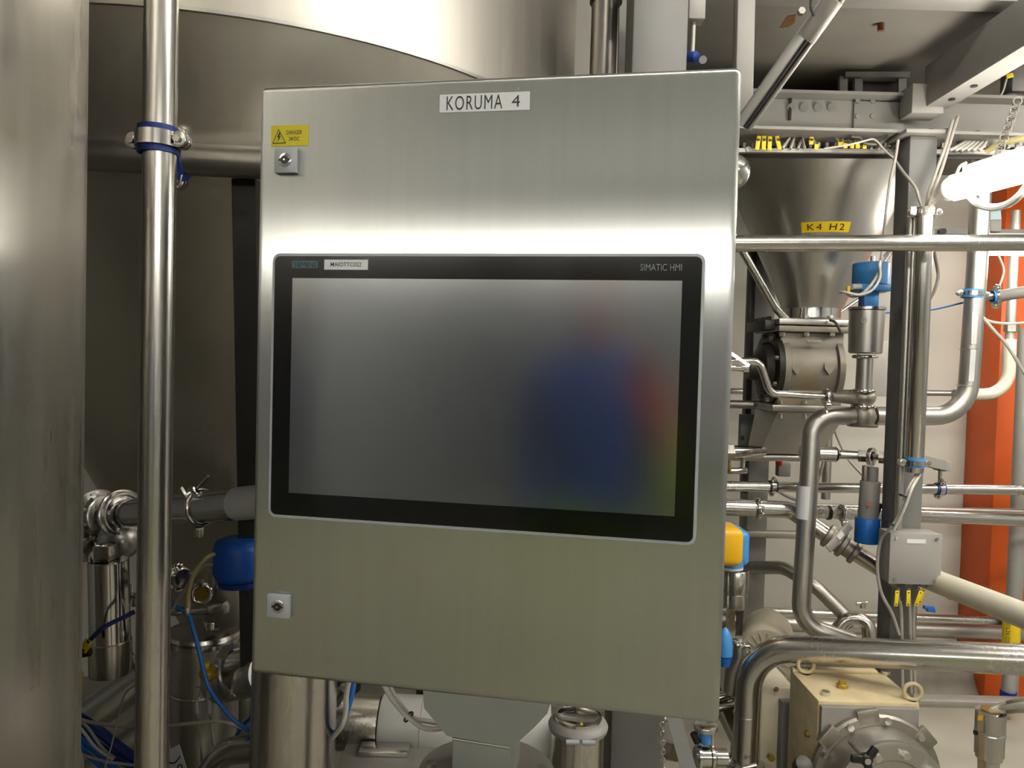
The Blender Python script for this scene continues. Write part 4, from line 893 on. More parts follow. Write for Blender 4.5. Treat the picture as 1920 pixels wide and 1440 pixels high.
# ================================================================ hopper and rotary valve
HD = 2.75
hc_ = P(1522, 588, HD); zt_ = P(1522, 268, HD).z
t = thing('hopper', 'conical steel hopper with yellow K4 H2 label', 'hopper', hc_)
z2 = P(1522, 580, HD).z
HR0, HR1 = .104, .372
part('cone', MB().lathe(V((hc_.x, HD, z2)), (0, 0, 1), [(0, HR0), (zt_ - z2, HR1), (zt_ - z2 + .006, HR1 + .002)], 72), 'steel_cone', t, ang=25)
part('neck', MB().lathe(V((hc_.x, HD, hc_.z - .02)), (0, 0, 1), [(0, .10), (.035, .10), (.045, HR0 - .004)], 40), 'steel_polished', t)
for k in (1568, 1630):
    pass
# label plate lies on the cone surface
zl = P(1550, 432, 2.6).z; rl = HR0 + (HR1 - HR0) * (zl - z2) / (zt_ - z2); sl = (HR1 - HR0) / (zt_ - z2)
xc = P(1550, 432, HD - rl).x
th0 = math.asin((xc - hc_.x) / rl)
def cone_pt(th, z, o=.002):
    r_ = HR0 + (HR1 - HR0) * (z - z2) / (zt_ - z2) + o
    return V((hc_.x + r_ * math.sin(th), HD - r_ * math.cos(th), z))
dth = .078 / rl; dz = .0165
m2 = MB(); nseg = 8
g = [[cone_pt(th0 + dth * (2 * i / nseg - 1), zl + s * dz + .0, o) for s, o in ((-1, .001), (-1, .002), (1, .002), (1, .001))] for i in range(nseg + 1)]
m2.rings(g); lab = part('label', m2, 'label_yellow', t, 'yellow label reading K4 H2')
tm_ = text_mesh('label_text', 'K4 H2', .118, .020, 'ink', V((0, 0, 0)), V((1, 0, 0)), V((0, 0, 1)), lab, 0, 1.25)
for v in tm_.data.vertices:
    p = v.co + root(lab).location
    v.co = cone_pt(th0 + (p.x - .059) / rl, zl - .010 + p.z, .003) - root(lab).location
pipe('slanting vent pipe along the left side of the hopper', [(1375, 440, 2.55), (1452, 575, 2.62), (1475, 600, 2.66)], .0135, .04, mat='steel', name='vent_pipe')
pipe('thin pale rod slanting along the right side of the hopper', [(1700, 430, 2.75), (1612, 560, 2.78), (1565, 592, 2.75)], .006, mat='steel_bright', name='rod', cat='rod')
# rotary valve
RD = 2.62
rc = P(1530, 690, RD)
t = thing('rotary_valve', 'weathered cast rotary valve under the hopper', 'valve', rc)
f0 = P(1460, 598, RD); f1 = P(1595, 612, RD); wv = (f1.x - f0.x) + .01; fxc = (f0.x + f1.x) / 2 + .008
dv = .26
f_top = part('top_flange', MB().box((fxc, RD + dv / 2, P(1525, 604, RD).z), (wv, dv, .020), .002), 'steel_matte', t)
part('seal_flange', MB().box((fxc, RD + dv / 2, P(1525, 617, RD).z), (wv, dv, .020), .002), 'cast_iron', t)
part('side_bar', MB().box((fxc - wv / 2 - .02, RD + dv / 2 + .01, P(1525, 610, RD).z), (.036, dv * .8, .034), .003), 'black_steel', t)
for x in (1467, 1512, 1560): 
    hexb(f_top, P(x, 597, RD + .02), (0, 0, 1), .009, .01); hexb(f_top, P(x, 623, RD + .015), (0, 0, -1), .010, .014)
for k in range(4): hexb(f_top, V((fxc - wv / 2 - .02, RD + .05 + k * .05, P(1525, 602, RD).z + .004)), (0, 0, 1), .009, .012, 'black_steel')
bz = P(1525, 692, RD).z; bR = .137
cyc = RD + .135
part('housing', MB().lathe((P(1474, 690, RD).x, cyc, bz), (1, 0, 0), [(0, bR * .98), (.02, bR * 1.0), (.026, bR * .92), (.185, bR * .92), (.19, bR), (.21, bR)], 48), 'cast_iron', t)
part('throat', MB().box((fxc, cyc, bz + .09), (wv * .86, .20, .12), .006), 'cast_iron', t)
part('foot', MB().box((fxc, cyc, bz - .10), (wv * .86, .20, .10), .006), 'cast_iron', t)
for x in (1492, 1553):
    part('lug', MB().prism([P(x - 8, 672, RD + .02), P(x + 9, 672, RD + .02), P(x + 12, 690, RD - .005), P(x + 2, 703, RD), P(x - 6, 692, RD - .005)], V((0, .03, 0))), 'cast_iron', t)
cov = part('end_cover', MB().lathe((P(1472, 690, RD).x, cyc, bz), (-1, 0, 0), [(0, bR * 1.02), (.018, bR * 1.02), (.02, bR * .7), (.045, bR * .62), (.06, bR * .35), (.09, bR * .3)], 40), 'black_steel', t)
bolts(cov, (P(1472, 690, RD).x - .018, cyc, bz), (-1, 0, 0), bR * .88, 8, .009, .012, 'steel_cast', .3)
part('casting_mark', MB().box(P(1526, 641, RD + .005), (.05, .006, .012), .002), 'cast_iron', t)
text_mesh('casting_text', 'PERIN', .05, .012, 'steel_cast', P(1514, 645, RD - .0), V((1, 0, 0)), V((0, 0, 1)), t, .001)
part('bottom_flange', MB().box((fxc - .008, RD + dv / 2, P(1525, 767, RD).z), (wv * 1.04, dv, .022), .002), 'steel_matte', t)
for x in (1462, 1508): hexb(t, P(x, 776, RD + .02), (0, 0, -1), .010, .016); hexb(t, P(x, 757, RD + .02), (0, 0, 1), .009, .012)
zc0 = P(1525, 774, RD).z; zc1 = P(1525, 856, RD).z
ch = MB()
q0 = [V((fxc - wv * .46, RD + .01, zc0)), V((fxc + wv * .46, RD + .01, zc0)), V((fxc + wv * .46, RD + .25, zc0)), V((fxc - wv * .46, RD + .25, zc0))]
q1 = [V((fxc - wv * .62, RD + .06, zc1)), V((fxc + wv * .2, RD + .06, zc1)), V((fxc + wv * .2, RD + .2, zc1)), V((fxc - wv * .62, RD + .2, zc1))]
ch.rings([q0, q1]); part('chute', ch, 'steel_matte', t)
part('sensor_lead', MB().tube(smooth([P(1556, 600, RD - .01), P(1566, 604, RD - .03), P(1574, 618, RD - .03), P(1577, 626, RD - .02)]), .005, seg=8), 'cable_dark', t)
part('chute_pipe', MB().cyl(P(1375, 857, 2.7), P(1500, 858, 2.7), .014, seg=16), 'steel_matte', t)
solo('wall_panel', MB().box(P(1635, 690, 3.2), (.13, .02, .24), .003), 'grey_light_paint', 'pale grey flat panel on the wall behind the pneumatic valve', 'panel')
# grey machine frame left of the rotary valve
t = thing('machine_frame', 'grey machine frame upright between cabinet and rotary valve', 'frame', V((P(1420, 1200, 3.1).x, 3.1, 0)))
part('upright', MB().box((P(1418, 800, 3.1).x, 3.1, 1.02), (.085, .10, 2.04), .004), 'grey_light_paint', t)
part('dark_angle', MB().box((P(1400, 640, 3.05).x, 3.02, 1.55), (.022, .05, 1.0), .002), 'black_steel', t)
part('panel', MB().box(P(1412, 815, 2.95), (.11, .03, .16), .003), 'grey_paint', t)
part('slot', MB().box(P(1392, 821, 2.93), (.012, .004, .018), .001), 'black_steel', t)
solo('limit_switch', MB().box(P(1468, 880, 3.0), (.05, .04, .055), .004), 'grey_light_paint', 'small grey switch housing behind the bracket-held pipe', 'switch')
solo('stop_button', MB().cyl(P(1462, 868, 2.98), P(1460, 868, 2.96), .013, seg=18, bev=.003), 'red_plastic', 'small red button on the grey switch housing', 'button')
# thin product line
pipe('thin polished line bending down in front of the rotary valve', [(1340, 676, 2.3), (1424, 678, 2.3), (1444, 738, 2.3), (1550, 744, 2.32)], .0115, .035, mat='steel_polished', name='thin_pipe')
tri_clamp('polished clamp joint at the end of the thin line', P(1549, 744, 2.32), (1, 0, 0), .016, w=.018, nut=(0, -.6, -.8), t=.010)
t = thing('twin_pipe_latch', 'stacked pipe stubs with lever at the cabinet edge', 'fitting', P(1380, 690, 2.3))
part('stub', MB().cyl(P(1345, 688, 2.3), P(1398, 690, 2.3), .011, seg=16), 'steel_polished', t)
part('lever', MB().beam(P(1370, 662, 2.28), P(1405, 686, 2.27), .009, .006, (0, -1, 0)), 'steel_bright', t)
part('block', MB().box(P(1398, 692, 2.3), (.018, .02, .02), .003), 'steel_polished', t)
# pneumatic valve with blue head
VD = 2.4
def vz(y): return P(1620, y, VD).z
vx_ = P(1621, 690, VD).x
def vp(y, x=None): return V(((P(x, y, VD).x if x else vx_), VD, vz(y)))
t = thing('pneumatic_valve', 'tall pneumatic valve with grey cylinder and blue switch box head', 'valve', vp(800))
part('cylinder', MB().lathe(vp(663), (0, 0, 1), [(0, .046), (.004, .0505), (vz(590) - vz(663), .0535), (vz(583) - vz(663), .0535)], 44), 'steel_matte', t)
part('cylinder_cap', MB().lathe(vp(583), (0, 0, 1), [(0, .05), (.003, .056), (.011, .056), (.013, .03)], 44), 'steel', t)
part('emblem', MB().torus(V((vx_ - .03, VD - .047, vz(602))), (-.5, -1, 0), .008, .001, 18, 6), 'label_white', t)
nk = part('neck', MB().box(vp(562) + V((.004, 0, 0)), (.048, .045, vz(545) - vz(578)), .004), 'blue_light', t)
hd_ = part('head', MB().lathe(vp(548) + V((.008, 0, 0)), (0, 0, 1), [(0, .045), (.003, .050), (.022, .050), (.024, .055), (vz(495) - vz(548), .055), (vz(493) - vz(548), .050)], 40), 'blue_light', t)
part('head_flange', MB().box(vp(541) + V((.006, 0, 0)), (.10, .10, .022), .004), 'blue_light', t)
part('indicator_pin', MB().cyl(vp(494) + V((.012, 0, 0)), vp(480) + V((.012, 0, 0)), .007, seg=14), 'steel_matte', t)
part('gland', MB().cyl(P(1613, 537, VD - .05), P(1597, 538, VD - .06), .009, seg=12), 'white_plastic', t)
part('side_port', MB().cyl(vp(538) + V((.05, 0, 0)), vp(538) + V((.085, 0, 0)), .007, seg=12), 'blue_light', t)
part('yellow_clip', MB().box(P(1590, 543, VD - .07), (.010, .012, .022), .002), 'tag_yellow', t)
part('stem', MB().cyl(vp(672), vp(735), .025, seg=28), 'steel_matte', t)
tri_clamp('', vp(669), (0, 0, 1), .032, w=.012, nut=(-1, -.6, 0), parent=t)
part('globe', MB().lathe(vp(800), (0, 0, 1), [(0, .045), (.006, .047), (.01, .035), (vz(780) - vz(800) - .02, .036), (vz(780) - vz(800), .042), (vz(770) - vz(800), .036), (vz(758) - vz(800), .028), (vz(750) - vz(800), .036), (vz(743) - vz(800), .038), (vz(734) - vz(800), .028)], 36), 'steel_cast', t, ang=60)
tri_clamp('', vp(733), (0, 0, 1), .028, w=.012, nut=(-.3, -1, 0), parent=t)
tri_clamp('', vp(762), (0, 0, 1), .030, w=.012, nut=(-.3, -1, 0), parent=t)
part('inlet_cone', MB().cyl(P(1556, 745, 2.33), P(1606, 747, VD), .014, .021, seg=20), 'steel_cast', t)
# pneumatic cylinder with blue cap and its feed line
t = thing('pneumatic_cylinder', 'grey pneumatic cylinder with bright blue lower cap', 'cylinder', P(1628, 1020, 2.3))
def cz(x, y): return P(x, y, 2.3)
part('barrel', MB().cyl(cz(1627, 975), cz(1632, 902), .0295, seg=36, bev=.002), 'grey_light_paint', t)
part('blue_cap', MB().cyl(cz(1625, 1017), cz(1627, 970), .0365, seg=36, bev=.002), 'blue_plastic', t)
part('upper_body', MB().cyl(cz(1636, 902), cz(1637, 876), .016, seg=24), 'grey_light_paint', t)
part('red_mark', MB().cyl(cz(1621, 942) + V((0, -.0285, 0)), cz(1621, 942) + V((0, -.0302, 0)), .009, seg=12), 'faded_red', t)
part('link', MB().box(cz(1622, 888), (.014, .02, .05), .003), 'steel_cast', t)
part('side_plug', MB().beam(cz(1642, 970), cz(1651, 944), .012, .014, (0, -1, 0), .003), 'black_plastic', t)
t = thing('feed_line', 'stepped shiny feed line with hex union and round flange', 'pipe', P(1540, 852, 2.38))
a = P(1500, 850, 2.42)
part('wide_tube', MB().cyl(a, P(1567, 852, 2.4), .0245, seg=28), 'steel', t)
part('reducer', MB().cyl(P(1567, 852, 2.4), P(1573, 852, 2.4), .0245, .016, seg=28), 'steel', t)
part('narrow_tube', MB().cyl(P(1573, 852, 2.4), P(1612, 854, 2.38), .015, .0135, seg=24), 'steel', t)
part('hex_union', MB().cyl(P(1609, 854, 2.38), P(1624, 855, 2.37), .021, seg=6), 'steel_polished', t)
part('flange', MB().cyl(P(1630, 856, 2.37), P(1638, 857, 2.36), .030, seg=28, bev=.003), 'steel_polished', t)
part('spindle', MB().cyl(P(1624, 855, 2.37), P(1652, 858, 2.36), .010, seg=16), 'steel', t)
part('hex_union', MB().cyl(P(1647, 857, 2.36), P(1662, 858, 2.35), .021, seg=6), 'steel_polished', t)
pipe('slim upright pipe behind the riser', [V((P(1551, 850, 3.2).x, 3.2, 1.0)), V((P(1551, 850, 3.2).x, 3.2, 1.5))], .019, mat='steel_matte', name='upright_pipe')
cable('thin grey cable slanting left behind the feed line', [(1558, 790, 2.9), (1550, 840, 2.9), (1532, 910, 2.9), (1524, 940, 2.9)], .006, 'cable_grey')
cable('thin pale cable curving right behind the feed line', [(1560, 790, 2.85), (1572, 825, 2.85), (1590, 860, 2.85), (1618, 892, 2.8)], .005, 'cable_white')
cable('grey cable looping under the bracket-held pipe', [(1455, 918, 2.6), (1475, 930, 2.6), (1495, 938, 2.6)], .006, 'cable_grey')
# casting with handles at the cabinet edge
t = thing('sampling_valve', 'shiny sampling valve casting at the right cabinet edge', 'valve', P(1390, 880, 2.68))
part('wedge', MB().lathe(P(1362, 848, 2.68), P(1436, 846, 2.68) - P(1362, 848, 2.68), [(0, .0255), (.06, .0255), (.1, .0197), (.14, .0162)], 24), 'steel_polished', t)
part('hex_nut', MB().cyl(P(1358, 848, 2.68), P(1374, 848, 2.68), .0325, seg=6), 'steel_bright', t)
part('grip', MB().cyl(P(1366, 883, 2.68), P(1401, 882, 2.68), .0116, seg=18, bev=.003), 'steel_polished', t)
part('stem', MB().cyl(P(1394, 850, 2.68), P(1393, 880, 2.68), .0075, seg=12), 'steel_polished', t)
part('ring', MB().torus(P(1366, 876, 2.68), (1, 0, 0), .0186, .0058, 20, 8), 'brass', t)
# yellow-blue actuator and its column
t = thing('yellow_actuator', 'ochre yellow and blue actuator head at the right cabinet edge', 'actuator', P(1375, 1060, 2.2))
ya = P(1345, 1022, 2.2)
part('yellow_cover', MB().box(P(1358, 1019, 2.2), (.085, .12, .112), .022, seg=4), 'ochre_plastic', t, ang=60)
part('blue_back', MB().box(P(1370, 1021, 2.26), (.085, .12, .108), .02, seg=4), 'blue_light', t, ang=60)
part('blue_base', MB().cyl(P(1372, 1061, 2.22), P(1372, 1050, 2.22), .034, seg=28), 'blue_light', t)
part('white_ring', MB().cyl(P(1373, 1067, 2.22), P(1373, 1061, 2.22), .032, seg=28, bev=.002), 'white_plastic', t)
part('steel_body', MB().lathe(P(1378, 1140, 2.22), (0, 0, 1), [(0, .028), (.005, .035), (.045, .0355), (.046, .034), (.05, .0365), (.112, .0365), (.116, .034)], 36), 'steel', t)
part('stem', MB().beam(P(1368, 1205, 2.22), P(1370, 1140, 2.22), .022, .02, (0, -1, 0)), 'steel_bright', t)
t = thing('blue_valve_head', 'rounded blue valve head low at the right cabinet edge', 'actuator', P(1362, 1240, 2.0))
part('dome', MB().lathe(P(1358, 1228, 2.0), (0, 0, 1), [(0, .021), (.03, .021), (.055, .016), (.07, .008), (.075, .002)], 24), 'blue_light', t)
part('skirt', MB().lathe(P(1358, 1248, 2.0), (0, 0, 1), [(0, .014), (.026, .0205)], 24), 'blue_plastic', t)
part('body', MB().tube([P(1385, 1195, 2.05), P(1388, 1230, 2.05), P(1376, 1262, 2.05), P(1370, 1300, 2.05)], [.012, .022, .024, .02], seg=18), 'steel_cast', t)
tri_clamp('', P(1386, 1205, 2.04), (.1, 0, 1), .016, w=.012, nut=(0, -1, 0), parent=t)
pipe('curved steel hose piece at the lower right cabinet edge', [(1335, 1312, 2.12), (1375, 1300, 2.12), (1392, 1270, 2.15)], .014, .04, mat='steel_polished', name='curved_pipe')
pipe('second curved pipe piece under the first at the cabinet edge', [(1335, 1330, 2.10), (1378, 1322, 2.10), (1400, 1300, 2.12)], .011, .04, mat='steel_bright', name='curved_pipe')
# fan motor behind the front elbow
t = thing('fan_motor', 'cream motor with round slotted fan guard behind the front elbow', 'motor', P(1430, 1260, 2.5))
mc = P(1438, 1232, 2.4); md = V((.35, 1, 0)).normalized()
part('guard_rim', MB().lathe(mc, md, [(0, .074), (.002, .088), (.012, .092), (.06, .092)], 40), 'cream_pale', t)
part('fan_hub', MB().lathe(mc - md * .002, md, [(0, .001), (.001, .03), (.005, .03)], 24), 'cream_pale', t)
part('guard_back', MB().lathe(mc + md * .004, md, [(0, .001), (.001, .075), (.003, .075)], 30), 'black_steel', t)
x_, y_, _ = frame(md)
for k in range(20):
    q = 2 * math.pi * k / 20; dd = x_ * math.cos(q) + y_ * math.sin(q); part('guard_rib', MB().beam(mc + dd * .03, mc + dd * .078, .005, .004, md), 'cream_pale', t)
part('motor_body', MB().cyl(mc + md * .06, mc + md * .24, .085, seg=36), 'cream_pale', t)
part('foot', MB().box((mc.x + .05, mc.y + .15, mc.z / 2 - .05), (.14, .12, mc.z - .1)), 'cream_pale', t)

# ================================================================ front elbow pipe and pump gearbox
t = thing('front_pipe', 'large polished pipe bending from the floor clamp to the right edge', 'pipe', P(1398, 1425, 2.0))
g0, g1, g2 = P(1397, 1424, 2.0), P(1408, 1214, 2.0), P(1990, 1240, 1.66)
g2 = g2 + (g2 - g1).normalized() * .5
part('tube', MB().tube([g0, g1, g2], .0352, .13, 36, n=14), 'steel', t)
for a, b in (((1400, 1338, 2.0), (1400, 1330, 2.0)),): part('weld_seam', MB().torus(P(*a), P(*b) - P(*a), .0352, .0012, 32, 6), 'steel_bright', t)
part('weld_seam', MB().torus(P(1548, 1220.3, 1.918), g2 - g1, .0352, .0010, 32, 6), 'steel_bright', t)
part('ferrule', MB().lathe(g0, (0, 0, -1), [(0, .036), (.004, .05), (.012, .052), (.024, .05), (.03, .036)], 36), 'steel_polished', t)
part('clamp_bolt', MB().cyl(P(1392, 1440, 1.94), P(1418, 1434, 1.94), .005, seg=8), 'steel_bright', t)
part('lower_tube', MB().cyl(g0 + V((0, 0, -.03)), V((g0.x, g0.y, .02)), .0352, seg=32), 'steel', t)
# gearbox
gx0, gx1 = .722, .955; gy0, gy1 = 1.75, 1.93; gzt = EYE - .775
t = thing('pump_gearbox', 'chipped cream pump gearbox with grey front plate and eyebolts', 'gearbox', V(((gx0 + gx1) / 2, 1.84, .0)))
A1 = P(1535, 1313, 1.75); A2 = P(1726, 1321, 1.75); A3 = P(1672, 1263, 1.93); A4 = P(1487, 1255, 1.93)
gx0, gx1, gzt = A1.x, A2.x, (A1.z + A2.z) / 2
part('housing', MB().box(((gx0 + gx1) / 2, 1.842, gzt / 2 + .05), (gx1 - gx0, .18, gzt - .1), .004), 'cream_paint', t)
part('back_ridge', MB().box(((gx0 + gx1) / 2 - .01, 1.925, gzt + .004), (gx1 - gx0 - .02, .022, .010), .003), 'cream_paint', t)
part('front_plate', MB().box(((gx0 + gx1) / 2 - .003, 1.745, gzt / 2 + .047), (gx1 - gx0 - .012, .016, gzt - .11), .002), 'galvanised', t)
part('base', MB().box(((gx0 + gx1) / 2, 1.9, .05), (.36, .5, .1), .004), 'cream_pale', t)
for p, lb in (((1511, 1247, 1.91), 0), ((1711, 1297, 1.77), 1)):
    c = P(*p); e = part('eyebolt', MB().torus(c, (.15, 1, 0), .0195, .0052, 28, 10), 'cream_paint', t)
    part('shank', MB().cyl(c + V((0, 0, -.022)), c + V((0, 0, -.042)), .008, seg=14), 'cream_paint', e)
    part('collar', MB().cyl(c + V((0, 0, -.024)), V((c.x, c.y, gzt)), .013, seg=18), 'cream_paint', e)
pg = P(1579, 1292, 1.83); pg.z = gzt
part('filler_plug', MB().lathe(pg, (0, 0, 1), [(0, .014), (.008, .014), (.010, .010), (.018, .009), (.02, .004)], 6), 'brass', t)
for p in ((1548, 1301, 1.785), (1660, 1261, 1.92)):
    c = P(*p); c.z = gzt; hexb(t, c, (0, 0, 1), .011, .009, 'steel_bright', 'screw')
hexb(t, P(1519, 1376, 1.80), (-1, 0, 0), .008, .012, 'brass', 'screw')
# pump cover
pc = P(1652, 1470, 1.70)
pm = thing('pump_cover', 'round bolted steel pump cover with black star knob', 'pump', V((pc.x, 1.72, pc.z - .16)))
pc = V((pc.x, 1.736, pc.z))
fl = part('rear_flange', MB().lathe(pc, (0, -1, 0), [(0, .152), (.012, .152), (.018, .147), (.019, .13)], 56), 'steel_cast', pm)
bolts(fl, pc + V((0, -.019, 0)), (0, -1, 0), .142, 10, .0085, .008, 'steel_bright', .2)
for q in (100, 140, 42):
    d = V((math.cos(math.radians(q)), 0, math.sin(math.radians(q))))
    s_ = V((-d.z, 0, d.x))
    part('lug', MB().box(pc + d * .148 + V((0, -.012, 0)), (.052, .014, .034), .004, (s_, V((0, 1, 0)), d)), 'steel_cast', pm)
rf = part('front_ring', MB().lathe(pc + V((0, -.02, 0)), (0, -1, 0), [(0, .128), (.02, .128), (.05, .120), (.056, .125), (.068, .125), (.070, .118), (.071, .085), (.066, .08), (.068, .03), (.07, .001)], 64), 'steel_matte', pm)
bolts(rf, pc + V((0, -.0905, 0)), (0, -1, 0), .102, 10, .009, .012, 'steel_bright', .1)
hb_ = part('hub', MB().lathe(pc + V((.012, -.086, 0)), (0, -1, 0), [(0, .035), (.006, .03), (.01, .012)], 32), 'steel_polished', pm)
kc_ = P(1622, 1422, 1.60)
kn = part('star_knob', MB().lathe(kc_, (0, -1, 0), [(0, .014), (.008, .014), (.012, .010)], 20), 'black_plastic', pm, 'black three-armed star knob')
for q in (55, 175, 285):
    d = V((math.cos(math.radians(q)), 0, math.sin(math.radians(q))))
    part('knob_arm', MB().beam(kc_ + V((0, -.006, 0)), kc_ + d * .034 + V((0, -.006, 0)), .017, .010, (0, -1, 0), .003), 'black_plastic', kn)
part('knob_cap', MB().cyl(kc_ + V((0, -.011, 0)), kc_ + V((0, -.014, 0)), .007, seg=14), 'steel_bright', kn)
part('knob_rod', MB().cyl(kc_, kc_ + V((0, .07, 0)), .006, seg=10), 'steel', kn)
# second cream block behind left
t = thing('gear_motor', 'pale cream gear motor block behind the gearbox', 'motor', P(1450, 1440, 2.1))
qa, qb = P(1428, 1290, 2.0), P(1492, 1290, 2.0)
part('housing', MB().box(((qa.x + qb.x) / 2, 2.13, P(1460, 1262, 2.1).z / 2 + .05), (qb.x - qa.x, .26, P(1460, 1262, 2.1).z - .1), .006), 'cream_pale', t)
part('grey_panel', MB().box((qb.x - .018, 1.985, P(1460, 1308, 2.0).z / 2 + .05), (.055, .03, P(1460, 1308, 2.0).z - .1), .003), 'grey_paint', t)
part('screw', MB().cyl(P(1455, 1293, 2.0), P(1456, 1292, 1.99), .006, seg=8), 'rust', t)
part('base', MB().box(((qa.x + qb.x) / 2, 2.13, .05), (.16, .3, .1)), 'cream_pale', t)
hexb(t, P(1444, 1418, 1.98), (0, -1, 0), .010, .012, 'brass')
solo('gearbox_cap', MB().cyl(P(1500, 1440, 1.7), P(1508, 1432, 1.68), .02, seg=20, bev=.003), 'black_steel', 'dark round cap at the lower left gearbox corner', 'cap')
solo('cover_screw', MB().cyl(P(1683, 1240, 2.3), P(1683, 1228, 2.3), .02, seg=6), 'steel_cast', 'large hex nut fitting behind the gearbox top', 'fitting')
# base rails behind the gearbox
t = thing('base_rail', 'cream base rail running right from the gearbox', 'rail', P(1790, 1345, 2.3))
zr1 = P(1780, 1328, 2.25).z
part('rail', MB().box((1.60, 2.30, zr1), (1.0, .05, .022), .003), 'galvanised', t)
for x in (1.25, 1.95): part('foot', MB().box((x, 2.30, zr1 / 2 - .006), (.05, .05, zr1 - .011)), 'galvanised', t)
t = thing('floor_plinth', 'low pale concrete plinth on the floor behind the pump', 'plinth', V((1.5, 2.9, 0)))
part('slab', MB().box((1.55, 2.95, .05), (2.0, .7, .10), .008), 'concrete_pale', t)
# sensor at the lower right
t = thing('flow_sensor', 'stepped stainless sensor with two cables at the lower right', 'sensor', V((P(1855, 1440, 1.8).x, 1.8, P(1855, 1520, 1.8).z)))
sb = P(1858, 1332, 1.8)
part('head', MB().lathe(sb, (0, 0, -1), [(0, .028), (.002, .033), (.048, .033), (.05, .031), (.054, .034), (.058, .034), (.060, .0325), (.108, .032), (.112, .029), (.118, .029), (.122, .024), (.17, .022), (.25, .022)], 36), 'steel', t)
part('top_disc', MB().cyl(sb, sb + V((0, 0, .002)), .022, seg=24), 'brass', t)
part('orange_sticker', MB().box(P(1838, 1346, 1.768), (.012, .001, .012), 0, rotax(-.1)), 'ochre_plastic', t)
part('side_knob', MB().cyl(P(1831, 1374, 1.8), P(1827, 1374, 1.8), .006, seg=10), 'black_plastic', t)
for y, e in ((1320, 0), (1336, 1)): part('cable', MB().tube(smooth([P(1858 + e * 8, 1332, 1.575), P(1880, y - e, 1.78), P(1905, y - 6 + e * 4, 1.76), P(1940, y - 10 + e * 6, 1.74)]), .0045, seg=8), 'hose_beige', t)

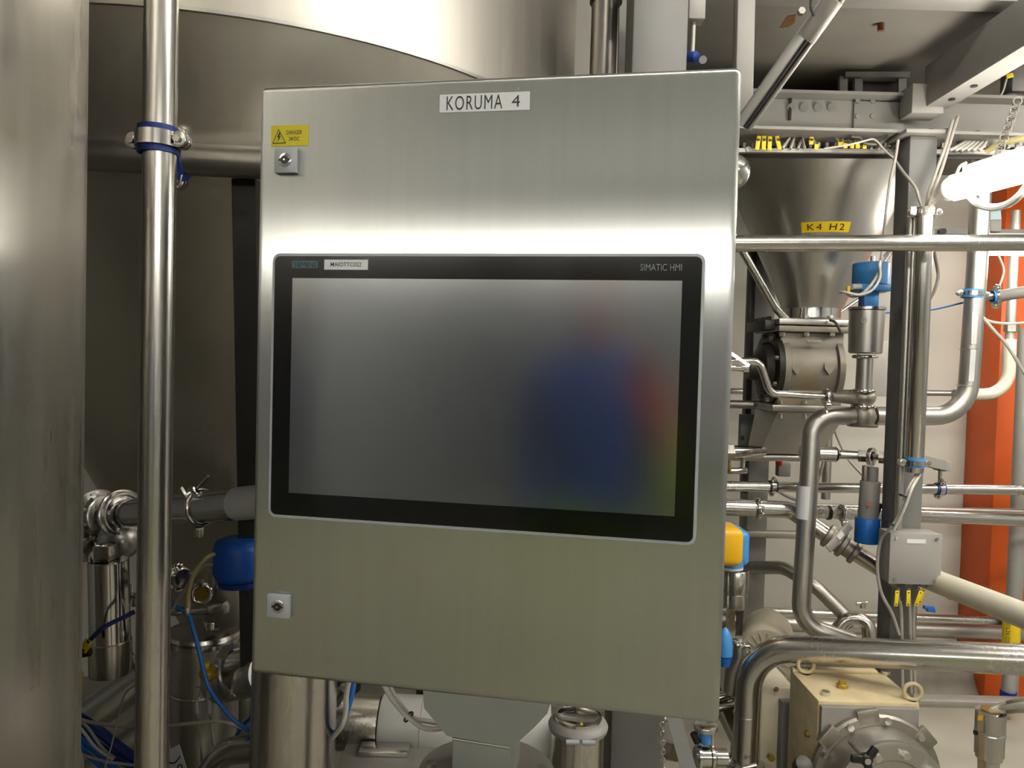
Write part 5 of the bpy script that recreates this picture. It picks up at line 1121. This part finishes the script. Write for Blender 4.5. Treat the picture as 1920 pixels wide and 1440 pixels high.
# ================================================================ the photographer, seen only as a reflection
def person():
    me = bpy.data.meshes.new('body'); ob = bpy.data.objects.new('person', me); col.objects.link(ob)
    px, py = -.26, -.52
    J = [('pelvis', (px, py, .98), .15, None), ('belly', (px, py, 1.14), .155, 0), ('chest', (px, py + .01, 1.34), .17, 1), ('neck', (px, py + .02, 1.52), .062, 2),
         ('jaw', (px, py + .05, 1.60), .075, 3), ('head', (px, py + .04, 1.69), .10, 4), ('crown', (px, py + .03, 1.77), .085, 5),
         ('rsh', (px + .19, py + .02, 1.42), .07, 2), ('relb', (px + .29, py + .14, 1.08), .085, 7), ('rwr', (px + .27, py + .30, 1.36), .06, 8), ('rpalm', (px + .22, py + .36, 1.50), .05, 9),
         ('lsh', (px - .19, py + .02, 1.42), .07, 2), ('lelb', (px - .23, py - .02, 1.12), .05, 11), ('lwr', (px - .20, py + .08, .88), .034, 12), ('lpalm', (px - .19, py + .10, .80), .034, 13),
         ('rhip', (px + .09, py, .93), .105, 0), ('rkn', (px + .10, py + .02, .50), .075, 15), ('ran', (px + .10, py, .10), .05, 16), ('rtoe', (px + .11, py + .14, .045), .042, 17),
         ('lhip', (px - .09, py, .93), .105, 0), ('lkn', (px - .10, py + .02, .50), .075, 19), ('lan', (px - .10, py, .10), .05, 20), ('ltoe', (px - .11, py + .14, .045), .042, 21)]
    J = [(a, (p[0], p[1], p[2] * (1.0 if a in ('rwr', 'rpalm', 'relb') else 1.06)), r, q) for a, p, r, q in J]
    E_ = [(j[3], i) for i, j in enumerate(J) if j[3] is not None]; vs = [V(j[1]) for j in J]; rs = [j[2] for j in J]
    for base, s in ((10, 1), (14, -1)):
        up = V((0, .5, .85)) if s > 0 else V((0, .2, -.95))
        for k in range(5):
            x = -.03 + .018 * k
            ln = (.05, .075, .08, .075, .06)[k] * .55
            a = len(vs); d = up if k else V((-.7 * s, .3, .5 if s > 0 else -.5))
            vs += [vs[base] + V((x, 0, 0)) + d * .035, vs[base] + V((x, .008, 0)) + d * (.035 + ln), vs[base] + V((x, .03, 0)) + d * (.035 + ln * 1.7)]
            rs += [.0095, .009, .008]; E_ += [(base, a), (a, a + 1), (a + 1, a + 2)]
    me.from_pydata(vs, E_, []); me.update()
    sk = ob.modifiers.new('skin', 'SKIN'); sk.use_smooth_shade = True
    if not me.skin_vertices: pass
    for i, r in enumerate(rs): me.skin_vertices[0].data[i].radius = (r, r * (.72 if i in (0, 1, 2) else 1))
    me.skin_vertices[0].data[0].use_root = True
    sb_ = ob.modifiers.new('sub', 'SUBSURF'); sb_.levels = 1; sb_.render_levels = 1
    ev = ob.evaluated_get(bpy.context.evaluated_depsgraph_get()); m2 = bpy.data.meshes.new_from_object(ev)
    ob.modifiers.clear(); ob.data = m2; m2.name = 'person_body'; m2.materials.clear()
    for k in ('cloth_blue', 'cloth_lime', 'skin', 'cloth_orange', 'black_plastic'): m2.materials.append(MAT[k])
    for p in m2.polygons:
        c = p.center; p.use_smooth = True
        if c.z > 1.62 and abs(c.x - px) < .16 and c.y < py + .2: k = 2
        elif c.z < .09: k = 4
        elif c.z < 1.06 and abs(c.x - px) < .2 and c.y < py + .2: k = 1
        elif c.x > px + .16 and c.y > py + .33: k = 3
        elif c.x > px + .2 and c.y > py + .06: k = 1
        elif c.x < px - .12 and c.z < .9: k = 2
        else: k = 0
        p.material_index = k
    tag(ob, 'person in blue jacket and lime trousers standing behind the camera', 'person')
    hm = MB().ball(V((px, py + .025, 1.84)), .112, sq=(.9, 1.0, .92)); hp_ = part('hair', hm, 'hair', ob)
    part('nose', MB().ball(V((px, py + .152, 1.765)), .018, 12, 8, (.7, 1, 1.2)), 'skin', ob)
    for s in (-1, 1):
        part('eye', MB().ball(V((px + s * .034, py + .128, 1.795)), .012, 12, 8), 'label_white', ob)
        part('ear', MB().ball(V((px + s * .1, py + .04, 1.77)), .03, 12, 8, (.4, .7, 1)), 'skin', ob)
    part('mouth', MB().ball(V((px, py + .128, 1.715)), .02, 12, 8, (1.2, .4, .4)), 'cloth_orange', ob)
person()
t = thing('wall_cabinet', 'dark flat wall box on the rear wall behind the camera', 'box', V((-4.2, -7.9, 1.2)))
t.location = V((-2.9, -7.93, 1.25))
part('case', MB().box((-2.9, -7.93, 1.35), (.7, .12, .3), .01), 'grey_paint', t)
part('lid', MB().box((-2.9, -7.865, 1.35), (.68, .012, .28), .004), 'grey_paint', t)
